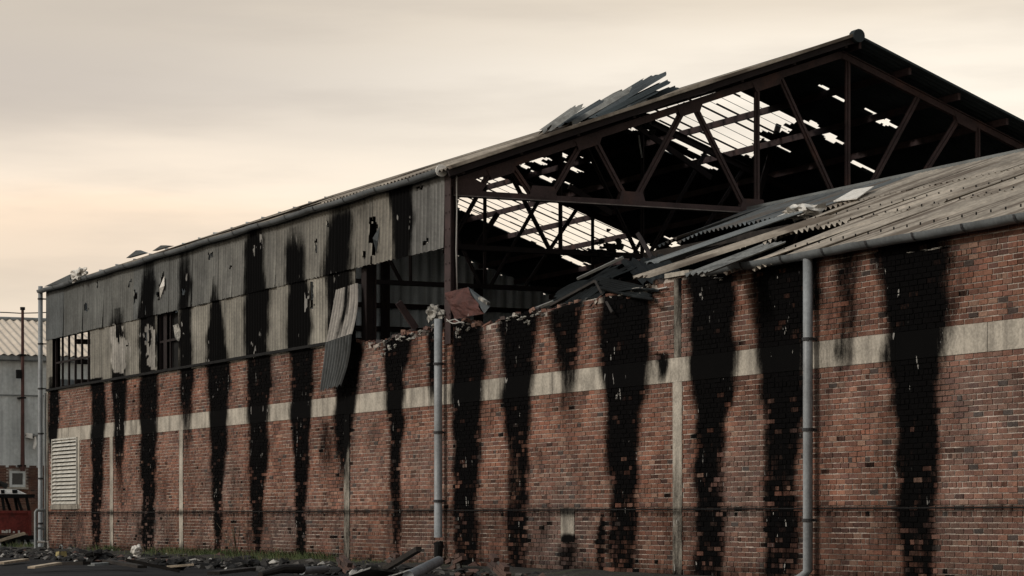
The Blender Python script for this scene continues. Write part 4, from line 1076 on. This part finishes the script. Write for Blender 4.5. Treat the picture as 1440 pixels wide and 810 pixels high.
x = MB(); x.tube([(.2,.08,.0),(.2,.08,-.45),(.22,.0,-.7)], [.05,.09,.07], 8); x.build('cable_gland', M['white_paint'], lamp)
cable([gb(-60,437,SU+.5), gb(10,439.5,SU+.5), gb(28,440.5,SU+.5)], .03, 'upper overhead wire running left from the top of the rusty mast', 'collar')
cable([gb(28,440.5,SU+.5), gb(50,440,SU+.5), gb(100,438,SU+.5)], .03, 'overhead wire running from the rusty mast behind the hall', 'collar')

# hoop barrier beside the far corner
hp = gp(56, 776); YB = hp
hoop = thing('hoop_barrier', 'grey galvanised hoop barrier standing left of the far corner downpipe', 'barrier', tuple(hp))
k = 1/43.5
def hb(x, y): v_ = gb(x, y, hp[0]); return (0, v_[1]-hp[1], v_[2])
x = MB(); x.tube([hb(50,777), hb(50,720), hb(51.5,717.5), hb(62,717.5), hb(63.5,720), hb(63.5,777)], .05, 8); x.build('hoop', M['galv'], hoop, smoothf=True)
x = MB(); x.tube([hb(50,743), hb(63.5,743)], .035, 8); x.build('rail', M['galv'], hoop)
x = MB(); x.tube([hb(52,762), hb(67,762), hb(68,776)], .05, 8); x.build('lower_rail', M['white_paint'], hoop)

# red trailer with its load
tp = gp(22, 771); tr = thing('red_trailer', 'old red flat trailer with rusty sides parked at the left edge below the shed', 'trailer', tuple(tp))
TU = tp[0]
def tb(x, y, du=0): v_ = gb(x, y, TU+du); return (du, v_[1]-tp[1], v_[2])
w0, w1 = tb(-70,0)[1], tb(44,0)[1]
zz = lambda y: tb(20, y)[2]
x = MB(); x.box(-1.7, .0, w0, w1-.1, zz(750), zz(719)); x.box(.0, .05, w0, w1-.1, zz(722), zz(718)); x.build('body', M['red_paint'], tr)
x = MB()
for xx in (-60, 41): q = tb(xx, 0)[1]; x.box(.051, .11, q-.05, q+.05, zz(756), zz(718))
x.build('side_stakes', M['red_paint'], tr)
x = MB(); x.box(-1.75, .1, w0, w1+.1, zz(700), zz(695)); x.build('load_bed', M['black'], tr)
for (xa, xb) in ((3,6),(24,31),(37,41)):
    x = MB(); x.bar((0, tb(xa,0)[1], zz(699)), (0, tb(xb,0)[1], zz(719)), .09, .08); x.build('rack_leg', M['black'], tr)
    x = MB(); x.bar((-1.6, tb(xa,0)[1], zz(699)), (-1.6, tb(xb,0)[1], zz(719)), .09, .08); x.build('rack_leg', M['black'], tr)
x = MB(); x.box(-1.6, .12, w0, w1+.15, zz(759), zz(753)); x.build('chassis', M['black'], tr)
for du in (-.1, -1.5):
    x = MB(); q = tb(25,0)[1]; pts = [(du-.1, q, zz(762)), (du+.12, q, zz(762))]; x.tube(pts, zz(762)-.0, 20); wh = x.build('wheel', M['rubber'], tr)
    x = MB(); x.tube([(du+.115, q, zz(762)), (du+.14, q, zz(762))], zz(762)*.5, 14); x.build('hub', M['galv'], wh)
x = MB(); q = tb(38,0)[1]; x.bar((0, q, zz(758)), (0, q+.15, .0), .1, .1); x.build('prop_stand', M['black'], tr)
# pale marks in place of lettering low on the red side, white panel on top
x = MB()
for (xx, hh) in ((3,4),(6,3),(9,4.5),(13,5),(19,2.5),(26,3.5)): q = tb(xx, 0)[1]; x.box(.052, .058, q-.035, q+.035, zz(749.5), zz(749.5-hh))
x.build('pale_marks', M['rag'], tr)
def above(pt): return (TU+pt[0], tp[1]+pt[1], pt[2])
x = MB(); A_ = above(tb(-60,0)); q1 = above(tb(38,0))
x.hexa([(TU-.9,A_[1],zz(695)+.01),(TU-.05,A_[1],zz(695)+.01),(TU-.05,q1[1],zz(695)+.01),(TU-.9,q1[1],zz(695)+.01),(TU-.9,A_[1],zz(686)),(TU-.12,A_[1],zz(686)),(TU-.12,q1[1]-.35,zz(688)),(TU-.9,q1[1]-.35,zz(688))])
wp = x.build('white_panel', M['white_paint']); tag(wp, 'long white moulded panel lying on the rack of the red trailer', 'panel')
oo = ((TU-.9+TU-.05)/2, (A_[1]+q1[1])/2, zz(695)+.01)
x = MB()
for (xa, xb, y0, y1) in ((2,7,694,689),(18,25,693.5,688.5)):
    p0, p1 = above(tb(xa,0))[1], above(tb(xb,0))[1]; x.box(TU-.10, TU-.045, p0, p1, zz(y0), zz(y1))
shifted(x, oo).build('dark_recess', M['black'], wp)
x = MB(); r0 = above(tb(6,0))[1]
x.tube([(TU-.5, r0-.3, zz(686)), (TU-.5, r0, zz(680)), (TU-.4, r0+.2, zz(684))], .1, 8); tag(x.build('scrap_bundle', M['black']), 'dark twisted scrap on top of the white panel', 'scrap')
for i in range(6):
    a = above(tb(-25+i*2, 0)); b = above(tb(22+i*1.6, 0))
    x = MB(); x.bar((TU+.35+i*.05, a[1], zz(768-i*1.2)), (TU+.30+i*.05, b[1], zz(752-i*.6+ (i%2))), .09, .03)
    tag(x.build('timber_strip', M['pale_wood']), 'pale bent slat in the fan leaning against the red trailer', 'slat', 'pale slats leaning against the trailer')
# white panel at the roadside behind
# ================================================================== WORLD, SUN, CAMERA
w = bpy.data.worlds.new('World'); sc.world = w; w.use_nodes = True
nt = w.node_tree; nt.nodes.clear()
out = nt.nodes.new('ShaderNodeOutputWorld'); bg = nt.nodes.new('ShaderNodeBackground'); nt.links.new(bg.outputs[0], out.inputs[0])
sky = nt.nodes.new('ShaderNodeTexSky'); sky.sky_type = 'NISHITA'; sky.sun_disc = False
SUN_EL, SUN_AZ = math.radians(32), math.radians(250)   # azimuth from +Y clockwise: from the left, slightly behind the camera
sky.sun_elevation = SUN_EL; sky.sun_rotation = SUN_AZ; sky.dust_density = 4
tc = nt.nodes.new('ShaderNodeTexCoord'); sep = nt.nodes.new('ShaderNodeSeparateXYZ'); nt.links.new(tc.outputs['Generated'], sep.inputs[0])
wz = nnoise(nt, 1., 4, (5, 5, 34), coord='Generated', rough=.5)
wz2 = nnoise(nt, 1., 5, (7, 7, 48), coord='Generated', rough=.55)
zc = math_(nt, 'ADD', sep.outputs[2], math_(nt, 'MULTIPLY', math_(nt, 'SUBTRACT', wz, .5), .035))
xl = smooth(nt, sep.outputs[0], -.20, .12)      # brighter to the right
ramp = nt.nodes.new('ShaderNodeValToRGB'); nt.links.new(math_(nt, 'MULTIPLY', zc, 4.), ramp.inputs[0])
R = ramp.color_ramp; R.interpolation = 'B_SPLINE'
def srgb(*c): return tuple(((v/255+.055)/1.055)**2.4 if v/255 > .04 else v/255/12.92 for v in c)
stops = [(0,(236,218,196)),(.30,(228,212,192)),(.42,(234,212,188)),(.48,(254,226,196)),(.525,(252,234,212)),(.58,(210,196,180)),(.67,(192,180,168)),(.78,(206,192,173)),(.92,(186,173,156))]
R.elements[0].position, R.elements[1].position = 0, .92
for p, c in stops[1:-1]: R.elements.new(p)
for e, (p, c) in zip(sorted(R.elements, key=lambda e: e.position), stops): e.color = (*srgb(*c), 1)
ramp2 = nt.nodes.new('ShaderNodeValToRGB'); nt.links.new(math_(nt, 'MULTIPLY', zc, 4.), ramp2.inputs[0])
R2 = ramp2.color_ramp; R2.interpolation = 'B_SPLINE'
st2 = [(0,(250,232,210)),(.45,(253,238,216)),(.6,(252,240,222)),(.7,(250,238,220)),(.8,(228,212,190)),(.92,(200,184,161))]
R2.elements[0].position, R2.elements[1].position = 0, .92
for p, c in st2[1:-1]: R2.elements.new(p)
for e, (p, c) in zip(sorted(R2.elements, key=lambda e: e.position), st2): e.color = (*srgb(*c), 1)
cl = mixc(nt, xl, ramp.outputs[0], ramp2.outputs[0])
cl = mixc(nt, smooth(nt, wz2, .40, .72, 0, .3), cl, srgb(182,170,157))
# thick grey overcast overhead
hi = smooth(nt, sep.outputs[2], .24, .6)
cl = mixc(nt, hi, cl, (.42,.45,.46))
skc = mixc(nt, 1., sky.outputs[0], (.02,.02,.02), 'MULTIPLY')
tot = mixc(nt, 1., cl, skc, 'ADD')
nt.links.new(tot, bg.inputs[0]); bg.inputs[1].default_value = 1.05

L = bpy.data.lights.new('sun', 'SUN'); L.energy = 1.9; L.angle = math.radians(10); L.color = (1, .93, .84)
so = bpy.data.objects.new('sun', L); COL.objects.link(so)
dv = Vector((math.sin(SUN_AZ)*math.cos(SUN_EL), math.cos(SUN_AZ)*math.cos(SUN_EL), math.sin(SUN_EL)))
so.rotation_euler = dv.to_track_quat('Z', 'Y').to_euler()

cam = bpy.data.cameras.new('camera'); co = bpy.data.objects.new('camera', cam); COL.objects.link(co)
co.location = (0, 0, H); co.rotation_euler = (math.radians(90), 0, 0)
cam.sensor_width = 36; cam.lens = F/1440*36; cam.shift_y = (HY-405)/1440; cam.clip_end = 5000
sc.camera = co
sc.view_settings.view_transform = 'Standard'; sc.view_settings.look = 'None'; sc.view_settings.exposure = 0
